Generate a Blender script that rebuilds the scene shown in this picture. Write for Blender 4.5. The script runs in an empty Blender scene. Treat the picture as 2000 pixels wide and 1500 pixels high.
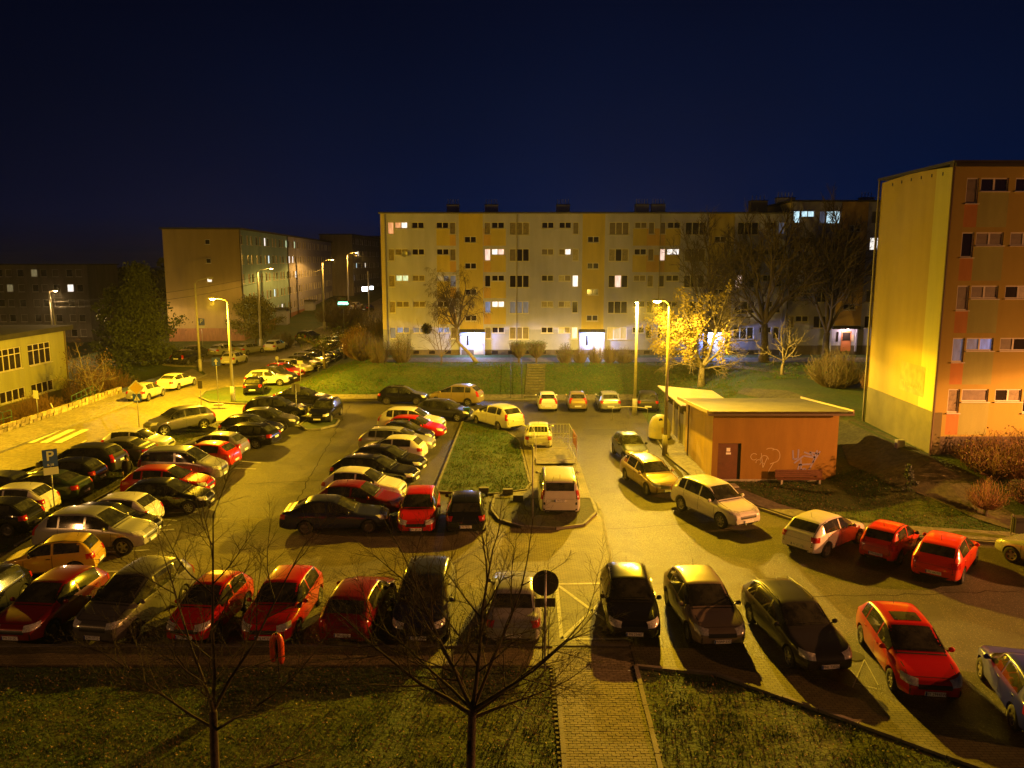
import bpy, bmesh, math, random
from mathutils import Vector, Matrix
from mathutils.bvhtree import BVHTree
sc = bpy.context.scene
R = math.radians
PI = math.pi
# ------------------------------------------------------------------ camera, sky, exposure
CAM_H = 11.7; FPX = 1536.0; PITCH = math.atan(242 / 1536.0)
cam = bpy.data.cameras.new('camera'); co = bpy.data.objects.new('camera', cam); sc.collection.objects.link(co)
cam.sensor_width = 36; cam.lens = 36 * FPX / 2000; cam.clip_end = 3000; cam.clip_start = 0.1
co.location = (0, 0, CAM_H); co.rotation_euler = (PI / 2 - PITCH, 0, 0); sc.camera = co
w = bpy.data.worlds.new('World'); sc.world = w; w.use_nodes = True
nt = w.node_tree; nt.nodes.clear()
out = nt.nodes.new('ShaderNodeOutputWorld'); bg = nt.nodes.new('ShaderNodeBackground')
sky = nt.nodes.new('ShaderNodeTexSky'); sky.sky_type = 'NISHITA'; sky.sun_disc = False
sky.sun_elevation = R(-7.0); sky.sun_rotation = R(20); sky.air_density = 1.0; sky.ozone_density = 3.0
hs = nt.nodes.new('ShaderNodeMix'); hs.data_type = 'RGBA'; hs.blend_type = 'MULTIPLY'; hs.inputs[0].default_value = 1
hs.inputs[7].default_value = (0.55, 0.62, 1.0, 1)
# faint night gradient: navy above the roofs, near black overhead and at the far left
tc = nt.nodes.new('ShaderNodeTexCoord'); sx = nt.nodes.new('ShaderNodeSeparateXYZ')
nt.links.new(tc.outputs['Generated'], sx.inputs[0])
rp = nt.nodes.new('ShaderNodeValToRGB'); nt.links.new(sx.outputs['Z'], rp.inputs[0])
cr = rp.color_ramp
cr.elements[0].position = 0.0; cr.elements[0].color = (0.0008, 0.0030, 0.0150, 1)
cr.elements[1].position = 1.0; cr.elements[1].color = (0.0004, 0.0006, 0.0040, 1)
for p_, c_ in ((0.05, (0.0007, 0.0060, 0.034, 1)), (0.16, (0.0016, 0.0048, 0.022, 1)), (0.34, (0.0012, 0.0022, 0.0095, 1))):
    e_ = cr.elements.new(p_); e_.color = c_
nz = nt.nodes.new('ShaderNodeTexNoise'); nz.inputs['Scale'].default_value = 1.6; nz.inputs['Detail'].default_value = 3
nt.links.new(tc.outputs['Generated'], nz.inputs['Vector'])
mx = nt.nodes.new('ShaderNodeMapRange'); nt.links.new(sx.outputs['X'], mx.inputs[0])
mx.inputs[1].default_value = -0.55; mx.inputs[2].default_value = 0.05; mx.inputs[3].default_value = 0.45; mx.inputs[4].default_value = 1.0
mn = nt.nodes.new('ShaderNodeMapRange'); nt.links.new(nz.outputs[0], mn.inputs[0])
mn.inputs[1].default_value = 0.3; mn.inputs[2].default_value = 0.7; mn.inputs[3].default_value = 0.8; mn.inputs[4].default_value = 1.25
mm = nt.nodes.new('ShaderNodeMath'); mm.operation = 'MULTIPLY'; nt.links.new(mx.outputs[0], mm.inputs[0]); nt.links.new(mn.outputs[0], mm.inputs[1])
vs = nt.nodes.new('ShaderNodeVectorMath'); vs.operation = 'SCALE'; nt.links.new(rp.outputs[0], vs.inputs[0]); nt.links.new(mm.outputs[0], vs.inputs['Scale'])
ad = nt.nodes.new('ShaderNodeMix'); ad.data_type = 'RGBA'; ad.blend_type = 'ADD'; ad.inputs[0].default_value = 1
sk = nt.nodes.new('ShaderNodeVectorMath'); sk.operation = 'SCALE'; sk.inputs['Scale'].default_value = 0.05
nt.links.new(sky.outputs[0], hs.inputs[6]); nt.links.new(hs.outputs[2], sk.inputs[0])
nt.links.new(sk.outputs[0], ad.inputs[6]); nt.links.new(vs.outputs[0], ad.inputs[7])
nt.links.new(ad.outputs[2], bg.inputs[0]); bg.inputs[1].default_value = 1.0
nt.links.new(bg.outputs[0], out.inputs[0])
sc.view_settings.view_transform = 'Standard'; sc.view_settings.look = 'None'
sc.view_settings.exposure = 0.0; sc.view_settings.gamma = 1.0; sc.view_settings.use_curve_mapping = False
sc.render.engine = 'CYCLES'
sc.cycles.use_denoising = True; sc.cycles.max_bounces = 5; sc.cycles.diffuse_bounces = 3
sc.cycles.sample_clamp_indirect = 4.0; sc.cycles.caustics_reflective = False; sc.cycles.caustics_refractive = False
sc.cycles.use_light_tree = True
LAMP_W = 1.0

# ------------------------------------------------------------------ helpers
COL = sc.collection
def tag(o, label=None, cat=None, group=None, kind=None):
    if label: o['label'] = label
    if cat: o['category'] = cat
    if group: o['group'] = group
    if kind: o['kind'] = kind
    return o
def link(name, data, parent=None, loc=None, rot=None, mat=None):
    o = bpy.data.objects.new(name, data); COL.objects.link(o)
    if parent: o.parent = parent
    if loc is not None: o.location = loc
    if rot is not None: o.rotation_euler = rot
    return o
def empty(name, loc=(0, 0, 0), rz=0.0, parent=None):
    o = bpy.data.objects.new(name, None); COL.objects.link(o); o.location = loc; o.rotation_euler = (0, 0, rz)
    o.empty_display_size = 0.3
    if parent: o.parent = parent
    return o
class MB:
    def __init__(s): s.v = []; s.f = []; s.m = []
    def face(s, pts, m=0):
        i = len(s.v); s.v += [tuple(p) for p in pts]; s.f.append(tuple(range(i, i + len(pts)))); s.m.append(m)
    def box(s, x0, x1, y0, y1, z0, z1, m=0):
        i = len(s.v)
        s.v += [(x0, y0, z0), (x1, y0, z0), (x1, y1, z0), (x0, y1, z0), (x0, y0, z1), (x1, y0, z1), (x1, y1, z1), (x0, y1, z1)]
        for q in ((0, 3, 2, 1), (4, 5, 6, 7), (0, 1, 5, 4), (1, 2, 6, 5), (2, 3, 7, 6), (3, 0, 4, 7)):
            s.f.append(tuple(i + k for k in q)); s.m.append(m)
    def obox(s, c, u, v, w_, m=0):     # oriented box: centre and three half vectors
        c, u, v, w_ = map(Vector, (c, u, v, w_)); i = len(s.v)
        for a, b, d in ((-1, -1, -1), (1, -1, -1), (1, 1, -1), (-1, 1, -1), (-1, -1, 1), (1, -1, 1), (1, 1, 1), (-1, 1, 1)):
            s.v.append(tuple(c + a * u + b * v + d * w_))
        for q in ((0, 3, 2, 1), (4, 5, 6, 7), (0, 1, 5, 4), (1, 2, 6, 5), (2, 3, 7, 6), (3, 0, 4, 7)):
            s.f.append(tuple(i + k for k in q)); s.m.append(m)
    def tube(s, pts, rad, n=6, m=0, cap=True):
        pts = [Vector(p) for p in pts]; i0 = len(s.v); k = len(pts)
        if not isinstance(rad, (list, tuple)): rad = [rad] * k
        px = None
        for j, p in enumerate(pts):
            t = (pts[min(j + 1, k - 1)] - pts[max(j - 1, 0)])
            t = t.normalized() if t.length > 1e-9 else Vector((0, 0, 1))
            if px is None:
                px = t.cross(Vector((0, 0, 1)))
                if px.length < 0.05: px = t.cross(Vector((1, 0, 0)))
            px = (px - t * px.dot(t)).normalized(); py = t.cross(px)
            for a in range(n):
                an = 2 * PI * a / n; q = p + (px * math.cos(an) + py * math.sin(an)) * rad[j]; s.v.append((q.x, q.y, q.z))
        for j in range(k - 1):
            for a in range(n):
                b = (a + 1) % n
                s.f.append((i0 + j * n + a, i0 + j * n + b, i0 + (j + 1) * n + b, i0 + (j + 1) * n + a)); s.m.append(m)
        if cap:
            s.f.append(tuple(i0 + a for a in range(n))[::-1]); s.m.append(m)
            s.f.append(tuple(i0 + (k - 1) * n + a for a in range(n))); s.m.append(m)
    def lathe(s, prof, n=20, c=(0, 0, 0), m=0, axis='z'):
        i0 = len(s.v)
        for r, z in prof:
            for a in range(n):
                an = 2 * PI * a / n; x, y = r * math.cos(an), r * math.sin(an)
                if axis == 'z': s.v.append((c[0] + x, c[1] + y, c[2] + z))
                else: s.v.append((c[0] + x, c[1] + z, c[2] + y))
        for j in range(len(prof) - 1):
            for a in range(n):
                b = (a + 1) % n
                s.f.append((i0 + j * n + a, i0 + j * n + b, i0 + (j + 1) * n + b, i0 + (j + 1) * n + a)); s.m.append(m)
    def prism(s, poly, z0, z1, m=0):
        i = len(s.v); n = len(poly)
        s.v += [(p[0], p[1], z0) for p in poly] + [(p[0], p[1], z1) for p in poly]
        s.f.append(tuple(range(i + n, i + 2 * n))); s.m.append(m)
        s.f.append(tuple(range(i, i + n))[::-1]); s.m.append(m)
        for k in range(n):
            q = (k + 1) % n; s.f.append((i + k, i + q, i + n + q, i + n + k)); s.m.append(m)
    def mesh(s, name, mats=None, smooth=False):
        me = bpy.data.meshes.new(name); me.from_pydata(s.v, [], s.f)
        for m in (mats if isinstance(mats, (list, tuple)) else ([mats] if mats else [])): me.materials.append(m)
        if any(s.m): me.polygons.foreach_set('material_index', s.m)
        if smooth: me.polygons.foreach_set('use_smooth', [True] * len(me.polygons))
        me.update(); return me
    def build(s, name, mats=None, parent=None, smooth=False, loc=None, rot=None):
        return link(name, s.mesh(name, mats, smooth), parent, loc, rot)
TXT = {}
def text_mesh(cu):
    k = (cu.body, cu.size, cu.materials[0].name)
    if k not in TXT:
        o = bpy.data.objects.new('t', cu); COL.objects.link(o); dg = bpy.context.evaluated_depsgraph_get()
        m = bpy.data.meshes.new_from_object(o.evaluated_get(dg)); bpy.data.objects.remove(o); m.name = 'lettering'; TXT[k] = m
    return TXT[k]
def ramp01(t): return max(0.0, min(1.0, t))
def sm(t): t = ramp01(t); return t * t * (3 - 2 * t)
def lerp(a, b, t): return a + (b - a) * t
CP, SP = math.cos(PITCH), math.sin(PITCH)
def W(px, py, z=0.0):      # survey of the photograph: the point of the level z that lies on this sight line
    a = (px - 1000) / FPX; b = -(py - 750) / FPX
    t = (z - CAM_H) / (-SP + b * CP)
    return Vector((a * t, (CP + b * SP) * t, z))

# ------------------------------------------------------------------ materials
MATS = {}
def mat(name, col, rough=0.6, metal=0.0, noise=0.0, nscale=8.0, bump=0.0, bscale=30.0, coat=0.0, spec=0.5, detail=5, coords='Object', col2=None):
    if name in MATS: return MATS[name]
    m = bpy.data.materials.new(name); m.use_nodes = True; t = m.node_tree; b = t.nodes['Principled BSDF']
    b.inputs['Base Color'].default_value = (*col, 1); b.inputs['Roughness'].default_value = rough
    b.inputs['Metallic'].default_value = metal; b.inputs['Coat Weight'].default_value = coat
    b.inputs['Coat Roughness'].default_value = 0.06; b.inputs['Specular IOR Level'].default_value = spec
    if noise or bump:
        c = t.nodes.new('ShaderNodeTexCoord')
    if noise:
        n = t.nodes.new('ShaderNodeTexNoise'); n.inputs['Scale'].default_value = nscale; n.inputs['Detail'].default_value = detail
        n.inputs['Roughness'].default_value = 0.65
        if name.startswith('plaster') and name not in ('plaster_white',):      # rain streaks run down the render
            mp = t.nodes.new('ShaderNodeMapping'); mp.inputs['Scale'].default_value = (2.2, 2.2, .40); t.links.new(c.outputs[coords], mp.inputs[0]); t.links.new(mp.outputs[0], n.inputs['Vector']); noise = noise * 1.15
        else: t.links.new(c.outputs[coords], n.inputs['Vector'])
        r = t.nodes.new('ShaderNodeValToRGB'); t.links.new(n.outputs[0], r.inputs[0])
        lo = tuple(max(0, x * (1 - noise)) for x in col); hi = tuple(min(1, x * (1 + noise)) for x in (col2 or col))
        r.color_ramp.elements[0].position = 0.3; r.color_ramp.elements[0].color = (*lo, 1)
        r.color_ramp.elements[1].position = 0.7; r.color_ramp.elements[1].color = (*hi, 1)
        t.links.new(r.outputs[0], b.inputs['Base Color'])
    if bump:
        n2 = t.nodes.new('ShaderNodeTexNoise'); n2.inputs['Scale'].default_value = bscale; n2.inputs['Detail'].default_value = 4
        t.links.new(c.outputs[coords], n2.inputs['Vector'])
        bu = t.nodes.new('ShaderNodeBump'); bu.inputs['Strength'].default_value = bump; bu.inputs['Distance'].default_value = 0.03
        t.links.new(n2.outputs[0], bu.inputs['Height']); t.links.new(bu.outputs[0], b.inputs['Normal'])
    MATS[name] = m; return m
def emis(name, col, strength, sample=True, tex=0.0):
    if name in MATS: return MATS[name]
    m = bpy.data.materials.new(name); m.use_nodes = True; t = m.node_tree; b = t.nodes['Principled BSDF']
    b.inputs['Base Color'].default_value = (*[c * 0.5 for c in col], 1); b.inputs['Roughness'].default_value = 0.4
    b.inputs['Emission Color'].default_value = (*col, 1); b.inputs['Emission Strength'].default_value = strength
    if tex:       # curtain folds behind the glass
        c = t.nodes.new('ShaderNodeTexCoord'); n = t.nodes.new('ShaderNodeTexNoise'); mp = t.nodes.new('ShaderNodeMapping')
        mp.inputs['Scale'].default_value = (9, 9, 1.2); t.links.new(c.outputs['Object'], mp.inputs[0]); t.links.new(mp.outputs[0], n.inputs['Vector'])
        n.inputs['Scale'].default_value = 1.0; r = t.nodes.new('ShaderNodeMapRange'); t.links.new(n.outputs[0], r.inputs[0])
        r.inputs[1].default_value = 0.3; r.inputs[2].default_value = 0.7
        r.inputs[3].default_value = strength * (1 - tex); r.inputs[4].default_value = strength * (1 + tex * 0.5)
        t.links.new(r.outputs[0], b.inputs['Emission Strength'])
    if not sample: m.cycles.emission_sampling = 'NONE'
    MATS[name] = m; return m
def ground_mat(name, cols, scale, rough, bump, bscale, patch=0.4, speck=None, spots=None):
    """two colours mixed by large patches, fine grain on top"""
    m = bpy.data.materials.new(name); m.use_nodes = True; t = m.node_tree; b = t.nodes['Principled BSDF']
    c = t.nodes.new('ShaderNodeTexCoord')
    n1 = t.nodes.new('ShaderNodeTexNoise'); n1.inputs['Scale'].default_value = patch; n1.inputs['Detail'].default_value = 6; n1.inputs['Roughness'].default_value = 0.7
    n2 = t.nodes.new('ShaderNodeTexNoise'); n2.inputs['Scale'].default_value = scale; n2.inputs['Detail'].default_value = 8; n2.inputs['Roughness'].default_value = 0.75
    for n in (n1, n2): t.links.new(c.outputs['Object'], n.inputs['Vector'])
    r1 = t.nodes.new('ShaderNodeValToRGB'); t.links.new(n1.outputs[0], r1.inputs[0])
    r1.color_ramp.elements[0].position = 0.35; r1.color_ramp.elements[0].color = (*cols[0], 1)
    r1.color_ramp.elements[1].position = 0.65; r1.color_ramp.elements[1].color = (*cols[1], 1)
    mr = t.nodes.new('ShaderNodeMapRange'); t.links.new(n2.outputs[0], mr.inputs[0])
    mr.inputs[1].default_value = 0.3; mr.inputs[2].default_value = 0.7; mr.inputs[3].default_value = 0.40; mr.inputs[4].default_value = 1.65
    v = t.nodes.new('ShaderNodeVectorMath'); v.operation = 'SCALE'; t.links.new(r1.outputs[0], v.inputs[0]); t.links.new(mr.outputs[0], v.inputs['Scale'])
    last = v.outputs[0]
    if speck:
        vo = t.nodes.new('ShaderNodeTexVoronoi'); vo.inputs['Scale'].default_value = speck[0]; t.links.new(c.outputs['Object'], vo.inputs['Vector'])
        cm = t.nodes.new('ShaderNodeMath'); cm.operation = 'LESS_THAN'; cm.inputs[1].default_value = speck[1]; t.links.new(vo.outputs['Distance'], cm.inputs[0])
        mi = t.nodes.new('ShaderNodeMix'); mi.data_type = 'RGBA'; t.links.new(cm.outputs[0], mi.inputs[0]); t.links.new(last, mi.inputs[6]); mi.inputs[7].default_value = (*speck[2], 1)
        last = mi.outputs[2]
    if spots:       # oil stains and worn repairs
        n4 = t.nodes.new('ShaderNodeTexNoise'); n4.inputs['Scale'].default_value = spots[0]; n4.inputs['Detail'].default_value = 5; n4.inputs['Roughness'].default_value = .6; t.links.new(c.outputs['Object'], n4.inputs['Vector'])
        r4 = t.nodes.new('ShaderNodeMapRange'); t.links.new(n4.outputs[0], r4.inputs[0]); r4.inputs[1].default_value = .36; r4.inputs[2].default_value = .46; r4.inputs[3].default_value = spots[1]; r4.inputs[4].default_value = 1.0
        v4 = t.nodes.new('ShaderNodeVectorMath'); v4.operation = 'SCALE'; t.links.new(last, v4.inputs[0]); t.links.new(r4.outputs[0], v4.inputs['Scale']); last = v4.outputs[0]
    t.links.new(last, b.inputs['Base Color']); b.inputs['Roughness'].default_value = rough
    n3 = t.nodes.new('ShaderNodeTexNoise'); n3.inputs['Scale'].default_value = bscale; n3.inputs['Detail'].default_value = 6; t.links.new(c.outputs['Object'], n3.inputs['Vector'])
    bu = t.nodes.new('ShaderNodeBump'); bu.inputs['Strength'].default_value = bump; bu.inputs['Distance'].default_value = 0.05
    t.links.new(n3.outputs[0], bu.inputs['Height']); t.links.new(bu.outputs[0], b.inputs['Normal'])
    MATS[name] = m; return m
GRASS = ground_mat('grass', ((0.028, 0.064, 0.008), (0.066, 0.078, 0.016)), 5.0, 0.9, 1.0, 9.0, 0.35)
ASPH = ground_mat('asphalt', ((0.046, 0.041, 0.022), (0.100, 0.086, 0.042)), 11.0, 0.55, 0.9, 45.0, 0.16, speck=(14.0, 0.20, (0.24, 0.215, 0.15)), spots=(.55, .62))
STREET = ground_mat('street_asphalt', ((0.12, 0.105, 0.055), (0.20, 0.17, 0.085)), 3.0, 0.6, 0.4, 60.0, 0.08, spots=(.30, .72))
SLAB = ground_mat('slab', ((0.13, 0.115, 0.090), (0.18, 0.16, 0.125)), 4.0, 0.8, 0.4, 40.0, 0.5)
PATHD = ground_mat('path_olive', ((0.060, 0.058, 0.026), (0.095, 0.085, 0.040)), 4.0, 0.85, 0.6, 30.0, 0.5)
ASPH.node_tree.nodes['Principled BSDF'].inputs['Specular IOR Level'].default_value = .36
DIRT = ground_mat('dirt', ((0.060, 0.050, 0.028), (0.040, 0.048, 0.018)), 6.0, 0.9, 0.9, 10.0, 0.5)
def paver_mat():
    m = bpy.data.materials.new('concrete_pavers'); m.use_nodes = True; t = m.node_tree; b = t.nodes['Principled BSDF']
    c = t.nodes.new('ShaderNodeTexCoord'); br = t.nodes.new('ShaderNodeTexBrick')
    br.inputs['Scale'].default_value = 1.0; br.inputs['Brick Width'].default_value = 0.2; br.inputs['Row Height'].default_value = 0.1
    br.inputs['Mortar Size'].default_value = 0.009; br.inputs['Mortar Smooth'].default_value = 0.4
    br.inputs['Color1'].default_value = (0.220, 0.190, 0.085, 1); br.inputs['Color2'].default_value = (0.150, 0.130, 0.060, 1); br.inputs['Mortar'].default_value = (0.022, 0.022, 0.012, 1)
    t.links.new(c.outputs['Object'], br.inputs['Vector'])
    n = t.nodes.new('ShaderNodeTexNoise'); n.inputs['Scale'].default_value = 0.5; n.inputs['Detail'].default_value = 7; t.links.new(c.outputs['Object'], n.inputs['Vector'])
    mr = t.nodes.new('ShaderNodeMapRange'); t.links.new(n.outputs[0], mr.inputs[0]); mr.inputs[1].default_value = 0.3; mr.inputs[2].default_value = 0.7; mr.inputs[3].default_value = 0.6; mr.inputs[4].default_value = 1.35
    v = t.nodes.new('ShaderNodeVectorMath'); v.operation = 'SCALE'; t.links.new(br.outputs[0], v.inputs[0]); t.links.new(mr.outputs[0], v.inputs['Scale'])
    t.links.new(v.outputs[0], b.inputs['Base Color']); b.inputs['Roughness'].default_value = 0.72
    bu = t.nodes.new('ShaderNodeBump'); bu.inputs['Strength'].default_value = 0.7; bu.inputs['Distance'].default_value = 0.01; bu.invert = True
    t.links.new(br.outputs['Fac'], bu.inputs['Height']); t.links.new(bu.outputs[0], b.inputs['Normal'])
    MATS['pavers'] = m; return m
PAVE = paver_mat()
KERB = mat('kerb_concrete', (0.17, 0.155, 0.125), 0.8, noise=0.3, nscale=3, bump=0.3)
WHITE = mat('road_paint', (0.55, 0.53, 0.45), 0.7, noise=0.35, nscale=6)
STEEL = mat('galvanised_steel', (0.33, 0.33, 0.31), 0.45, 0.6, noise=0.2, nscale=5)
CONC = mat('pole_concrete', (0.36, 0.34, 0.28), 0.75, noise=0.2, nscale=4, bump=0.2)
BLACK = mat('black_plastic', (0.012, 0.012, 0.012), 0.45)
RUB = mat('tyre_rubber', (0.014, 0.013, 0.012), 0.85)
GLASS = mat('dark_car_glass', (0.016, 0.018, 0.012), 0.06, spec=0.9, noise=0.9, nscale=2.2, col2=(0.035, 0.036, 0.022))
CHROME = mat('chrome', (0.6, 0.6, 0.6), 0.18, 1.0)
RIM = mat('alloy_rim', (0.42, 0.41, 0.40), 0.35, 0.8)
RIMD = mat('steel_rim', (0.10, 0.09, 0.085), 0.5, 0.5)
HEADL = mat('headlight_lens', (0.62, 0.62, 0.58), 0.15, 0.15, noise=0.45, nscale=14, coat=0.8)
TAILL = mat('taillight_lens', (0.42, 0.012, 0.008), 0.15, 0.0, coat=0.6)
PLATE = mat('plate_white', (0.88, 0.88, 0.86), 0.5)
INK = mat('plate_ink', (0.02, 0.02, 0.02), 0.6)
PBLUE = mat('plate_blue', (0.02, 0.06, 0.35), 0.5)
BARK = mat('bark', (0.075, 0.058, 0.038), 0.9, noise=0.4, nscale=12, bump=0.5)
BARKL = mat('pale_bark', (0.22, 0.18, 0.12), 0.9, noise=0.4, nscale=8, bump=0.4)
TWIG = mat('twig', (0.115, 0.085, 0.048), 0.9)
LEAFY = mat('dry_leaf', (0.26, 0.17, 0.05), 0.8, noise=0.4, nscale=3)
LEAFG = mat('green_leaf', (0.055, 0.075, 0.022), 0.8, noise=0.5, nscale=3)
def paint(name, col, metal=0.25, rough=0.45):
    return mat('paint_' + name, col, rough * .75, metal * .45, coat=0.75, spec=0.2, noise=0.06, nscale=2.5)
P = {'black': paint('black', (0.010, 0.010, 0.011), 0.1, 0.25), 'darkblue': paint('darkblue', (0.016, 0.018, 0.055)), 'white': paint('white', (0.72, 0.70, 0.66), 0.0, 0.35),
     'silver': paint('silver', (0.36, 0.36, 0.35), 0.6, 0.35), 'grey': paint('grey', (0.11, 0.105, 0.10), 0.5), 'darkgrey': paint('darkgrey', (0.035, 0.034, 0.034), 0.4),
     'red': paint('red', (0.46, 0.006, 0.004), 0.0), 'orangered': paint('orangered', (0.62, 0.030, 0.008), 0.0), 'darkred': paint('darkred', (0.18, 0.006, 0.012), 0.2),
     'yellow': paint('yellow', (0.52, 0.33, 0.035), 0.2), 'gold': paint('gold', (0.34, 0.26, 0.12), 0.6, 0.38), 'beige': paint('beige', (0.25, 0.20, 0.15), 0.6),
     'blue': paint('blue', (0.020, 0.025, 0.45), 0.0), 'green': paint('green', (0.018, 0.032, 0.020), 0.3), 'violet': paint('violet', (0.20, 0.19, 0.25), 0.5),
     'greenlit': paint('greenlit', (0.30, 0.33, 0.22), 0.5), 'cream': paint('cream', (0.62, 0.60, 0.52), 0.1), 'slate': paint('slate', (0.055, 0.065, 0.085), 0.5)}  # the pale green one has the pharmacy sign's glow put into its colour

# ------------------------------------------------------------------ terrain
def hz(x, y):
    bank = 2.1 * min(ramp01((y - 66.0) / 6.2), ramp01((x + 20.6) / 7.0))
    far = 0.03 * max(0.0, y - 98)
    far = min(far, 4.0) * (1 if x > -55 else ramp01((x + 75) / 20))
    e1 = 1.8 * ramp01((x - 16.6) / 4.4) * sm((y - 33.5) / 6.0)
    e2 = 2.1 * ramp01((x - 12.2) / 8.5) * ramp01((y - 44.5) / 5)
    z = max(bank, far, e1, e2)
    pit = -2.5 * sm((-36.0 - x) / 3.0) * ramp01((86 - y) / 5) if x < -36 else 0.0
    pit = min(pit, -3.2 * sm((-52 - x) / 12)) if x < -50 else pit
    return z + pit
def axis(segs):
    o = []
    for a, b, d in segs:
        n = max(1, round((b - a) / d)); o += [a + (b - a) * k / n for k in range(n)]
    return o + [segs[-1][1]]
XS = axis([(-1200, -200, 250), (-200, -70, 13), (-70, -40, 3), (-40, 40, 1.0), (40, 90, 5), (90, 200, 22), (200, 1200, 250)])
YS = axis([(-200, 0, 40), (0, 30, 3), (30, 76, 0.8), (76, 130, 3), (130, 240, 11), (240, 1600, 272)])
vv = [(x, y, hz(x, y)) for y in YS for x in XS]; nx_ = len(XS)
ff = [(j * nx_ + i, j * nx_ + i + 1, (j + 1) * nx_ + i + 1, (j + 1) * nx_ + i) for j in range(len(YS) - 1) for i in range(nx_ - 1)]
me = bpy.data.meshes.new('ground'); me.from_pydata(vv, [], ff); me.materials.append(GRASS)
me.polygons.foreach_set('use_smooth', [True] * len(me.polygons))
tag(link('ground', me), 'grassy ground under the whole housing estate', kind='structure')

def sheet(name, poly, mt, z=0.02, label=None, drape=None, parent=None):
    """flat sheet of a polygon; draped over the terrain when drape (cell size) is given"""
    bm = bmesh.new(); vs_ = [bm.verts.new((p[0], p[1], 0)) for p in poly]; bm.faces.new(vs_)
    bmesh.ops.triangulate(bm, faces=bm.faces[:])
    if drape:
        xs = [p[0] for p in poly]; ys = [p[1] for p in poly]
        for ax, lo, hi in ((0, min(xs), max(xs)), (1, min(ys), max(ys))):
            k = lo + drape
            while k < hi:
                bmesh.ops.bisect_plane(bm, geom=bm.verts[:] + bm.edges[:] + bm.faces[:], plane_co=(k, k, 0), plane_no=(1, 0, 0) if ax == 0 else (0, 1, 0)); k += drape
    for v in bm.verts: v.co.z = z + (hz(v.co.x, v.co.y) if drape else 0)
    me = bpy.data.meshes.new(name); bm.normal_update()
    for f in bm.faces:
        if f.normal.z < 0: f.normal_flip()
    bm.to_mesh(me); bm.free(); me.materials.append(mt)
    o = link(name, me, parent)
    if not parent: tag(o, label, kind='structure')
    return o
EAST = [(10.4, 65.4), (10.0, 58), (9.6, 52), (9.3, 46), (9.9, 41), (10.6, 37.8), (11.7, 35.9), (12.9, 34.0), (15.1, 32.4), (20.4, 31.2), (34, 28.5)]
SOUTH = [(34, 2), (24, 6), (15, 13.4), (10.36, 17.1), (8.06, 19.04), (5.83, 20.84), (3.6, 21.3)]
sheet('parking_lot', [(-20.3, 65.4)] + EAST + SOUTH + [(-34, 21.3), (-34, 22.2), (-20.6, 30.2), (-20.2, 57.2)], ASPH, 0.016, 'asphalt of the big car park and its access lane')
sheet('paved_bays', [(-34, 22.6), (-20.4, 30.4), (-20.2, 34.6), (-4.2, 34.6), (-1.0, 35.0), (3.6, 36.0), (4.1, 34.8), (3.85, 29.3), (3.65, 22.6)], PAVE, 0.022, 'concrete block paving of the nearest parking bays')
STL = [(-31.3, -20), (-31.3, 80), (-34.5, 86), (-39.5, 88), (-39.5, 99.5), (-33, 102), (-31.3, 108), (-31.3, 230), (-22.3, 230), (-22.3, 108), (-20.8, 101),
       (-20.8, 73.4), (-24.6, 73.0), (-26.8, 72.4), (-27.7, 70), (-27.0, 66.5), (-25.2, 64.2), (-22.5, 63.3), (-20.3, 63.3), (-20.3, 57.2), (-23.6, 56.2), (-24.4, 54), (-24.4, -20)]
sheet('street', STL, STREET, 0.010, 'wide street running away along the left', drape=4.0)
sheet('verge', [(-24.36, 10), (-24.36, 54), (-23.6, 56.1), (-20.4, 57.0), (-20.4, 31), (-34, 22.8), (-34, 10)], DIRT, 0.028, 'worn grass verge between street and car park')
sheet('street_pavement', [(-34.6, 10), (-34.6, 84.5), (-31.5, 79.5), (-31.5, 10)], SLAB, 0.09, 'pavement along the far side of the street')
sheet('bank_pavement', [(-18, 65.6), (11.5, 65.6), (11.5, 66.7), (-18, 66.7)], SLAB, 0.05, 'narrow pavement at the foot of the bank', drape=1.0)
sheet('bays_strip', [(-34, 21.35), (1.3, 21.35), (1.3, 22.5), (-34, 22.5)], PAVE, 0.04, 'paved strip in front of the nearest row')
sheet('bay_edge_paving', [(3.62, 22.5), (6.7, 22.3), (9.2, 20.4), (11.3, 18.4), (15.8, 14.4), (15, 13.45), (10.36, 17.15), (8.06, 19.09), (5.83, 20.89), (3.6, 21.35)], PAVE, 0.028, 'curved strip of block paving beside the lawn')
sheet('entrance_pavement', [(-13.5, 74.2), (40, 74.2), (40, 77.6), (-13.5, 77.6)], SLAB, 0.03, 'pavement along the entrances of the long block', drape=2.0)
sheet('shed_pavement', [(9.75, 41), (11.1, 41.2), (11.2, 46), (11.6, 54), (10.2, 56), (9.75, 52), (9.45, 46)], SLAB, 0.10, 'pavement in front of the bin shelter and the substation')
sheet('kerb_pavement', [(10.9, 37.9), (11.9, 36.1), (13.1, 34.25), (15.2, 32.65), (20.5, 31.45), (34, 28.8), (34, 30.3), (20.9, 32.7), (15.7, 33.8), (13.9, 35.1), (12.8, 36.7), (11.6, 39.5), (10.2, 41)], SLAB, 0.095, 'narrow pavement curving past the substation lawn')
sheet('gable_path', [(18.7, 37.6), (21.4, 38.6), (21.5, 49), (20.5, 58), (18.6, 62), (17.6, 61), (19.0, 55), (19.4, 46.3), (17.7, 45.6), (17.7, 44.6), (19.2, 44.8), (18.3, 41.5)], PATHD, 0.04, 'path climbing beside the yellow gable', drape=0.8)
sheet('lower_path', [(18.7, 37.7), (21.3, 38.5), (23.6, 33.2), (22.2, 32.6)], PATHD, 0.045, 'path from the gable down to the car park', drape=0.8)
sheet('slope_path', [(16.5, 76), (18.6, 76), (24.5, 66), (23, 66)], SLAB, 0.03, 'diagonal path across the upper lawn', drape=1.0)
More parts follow.
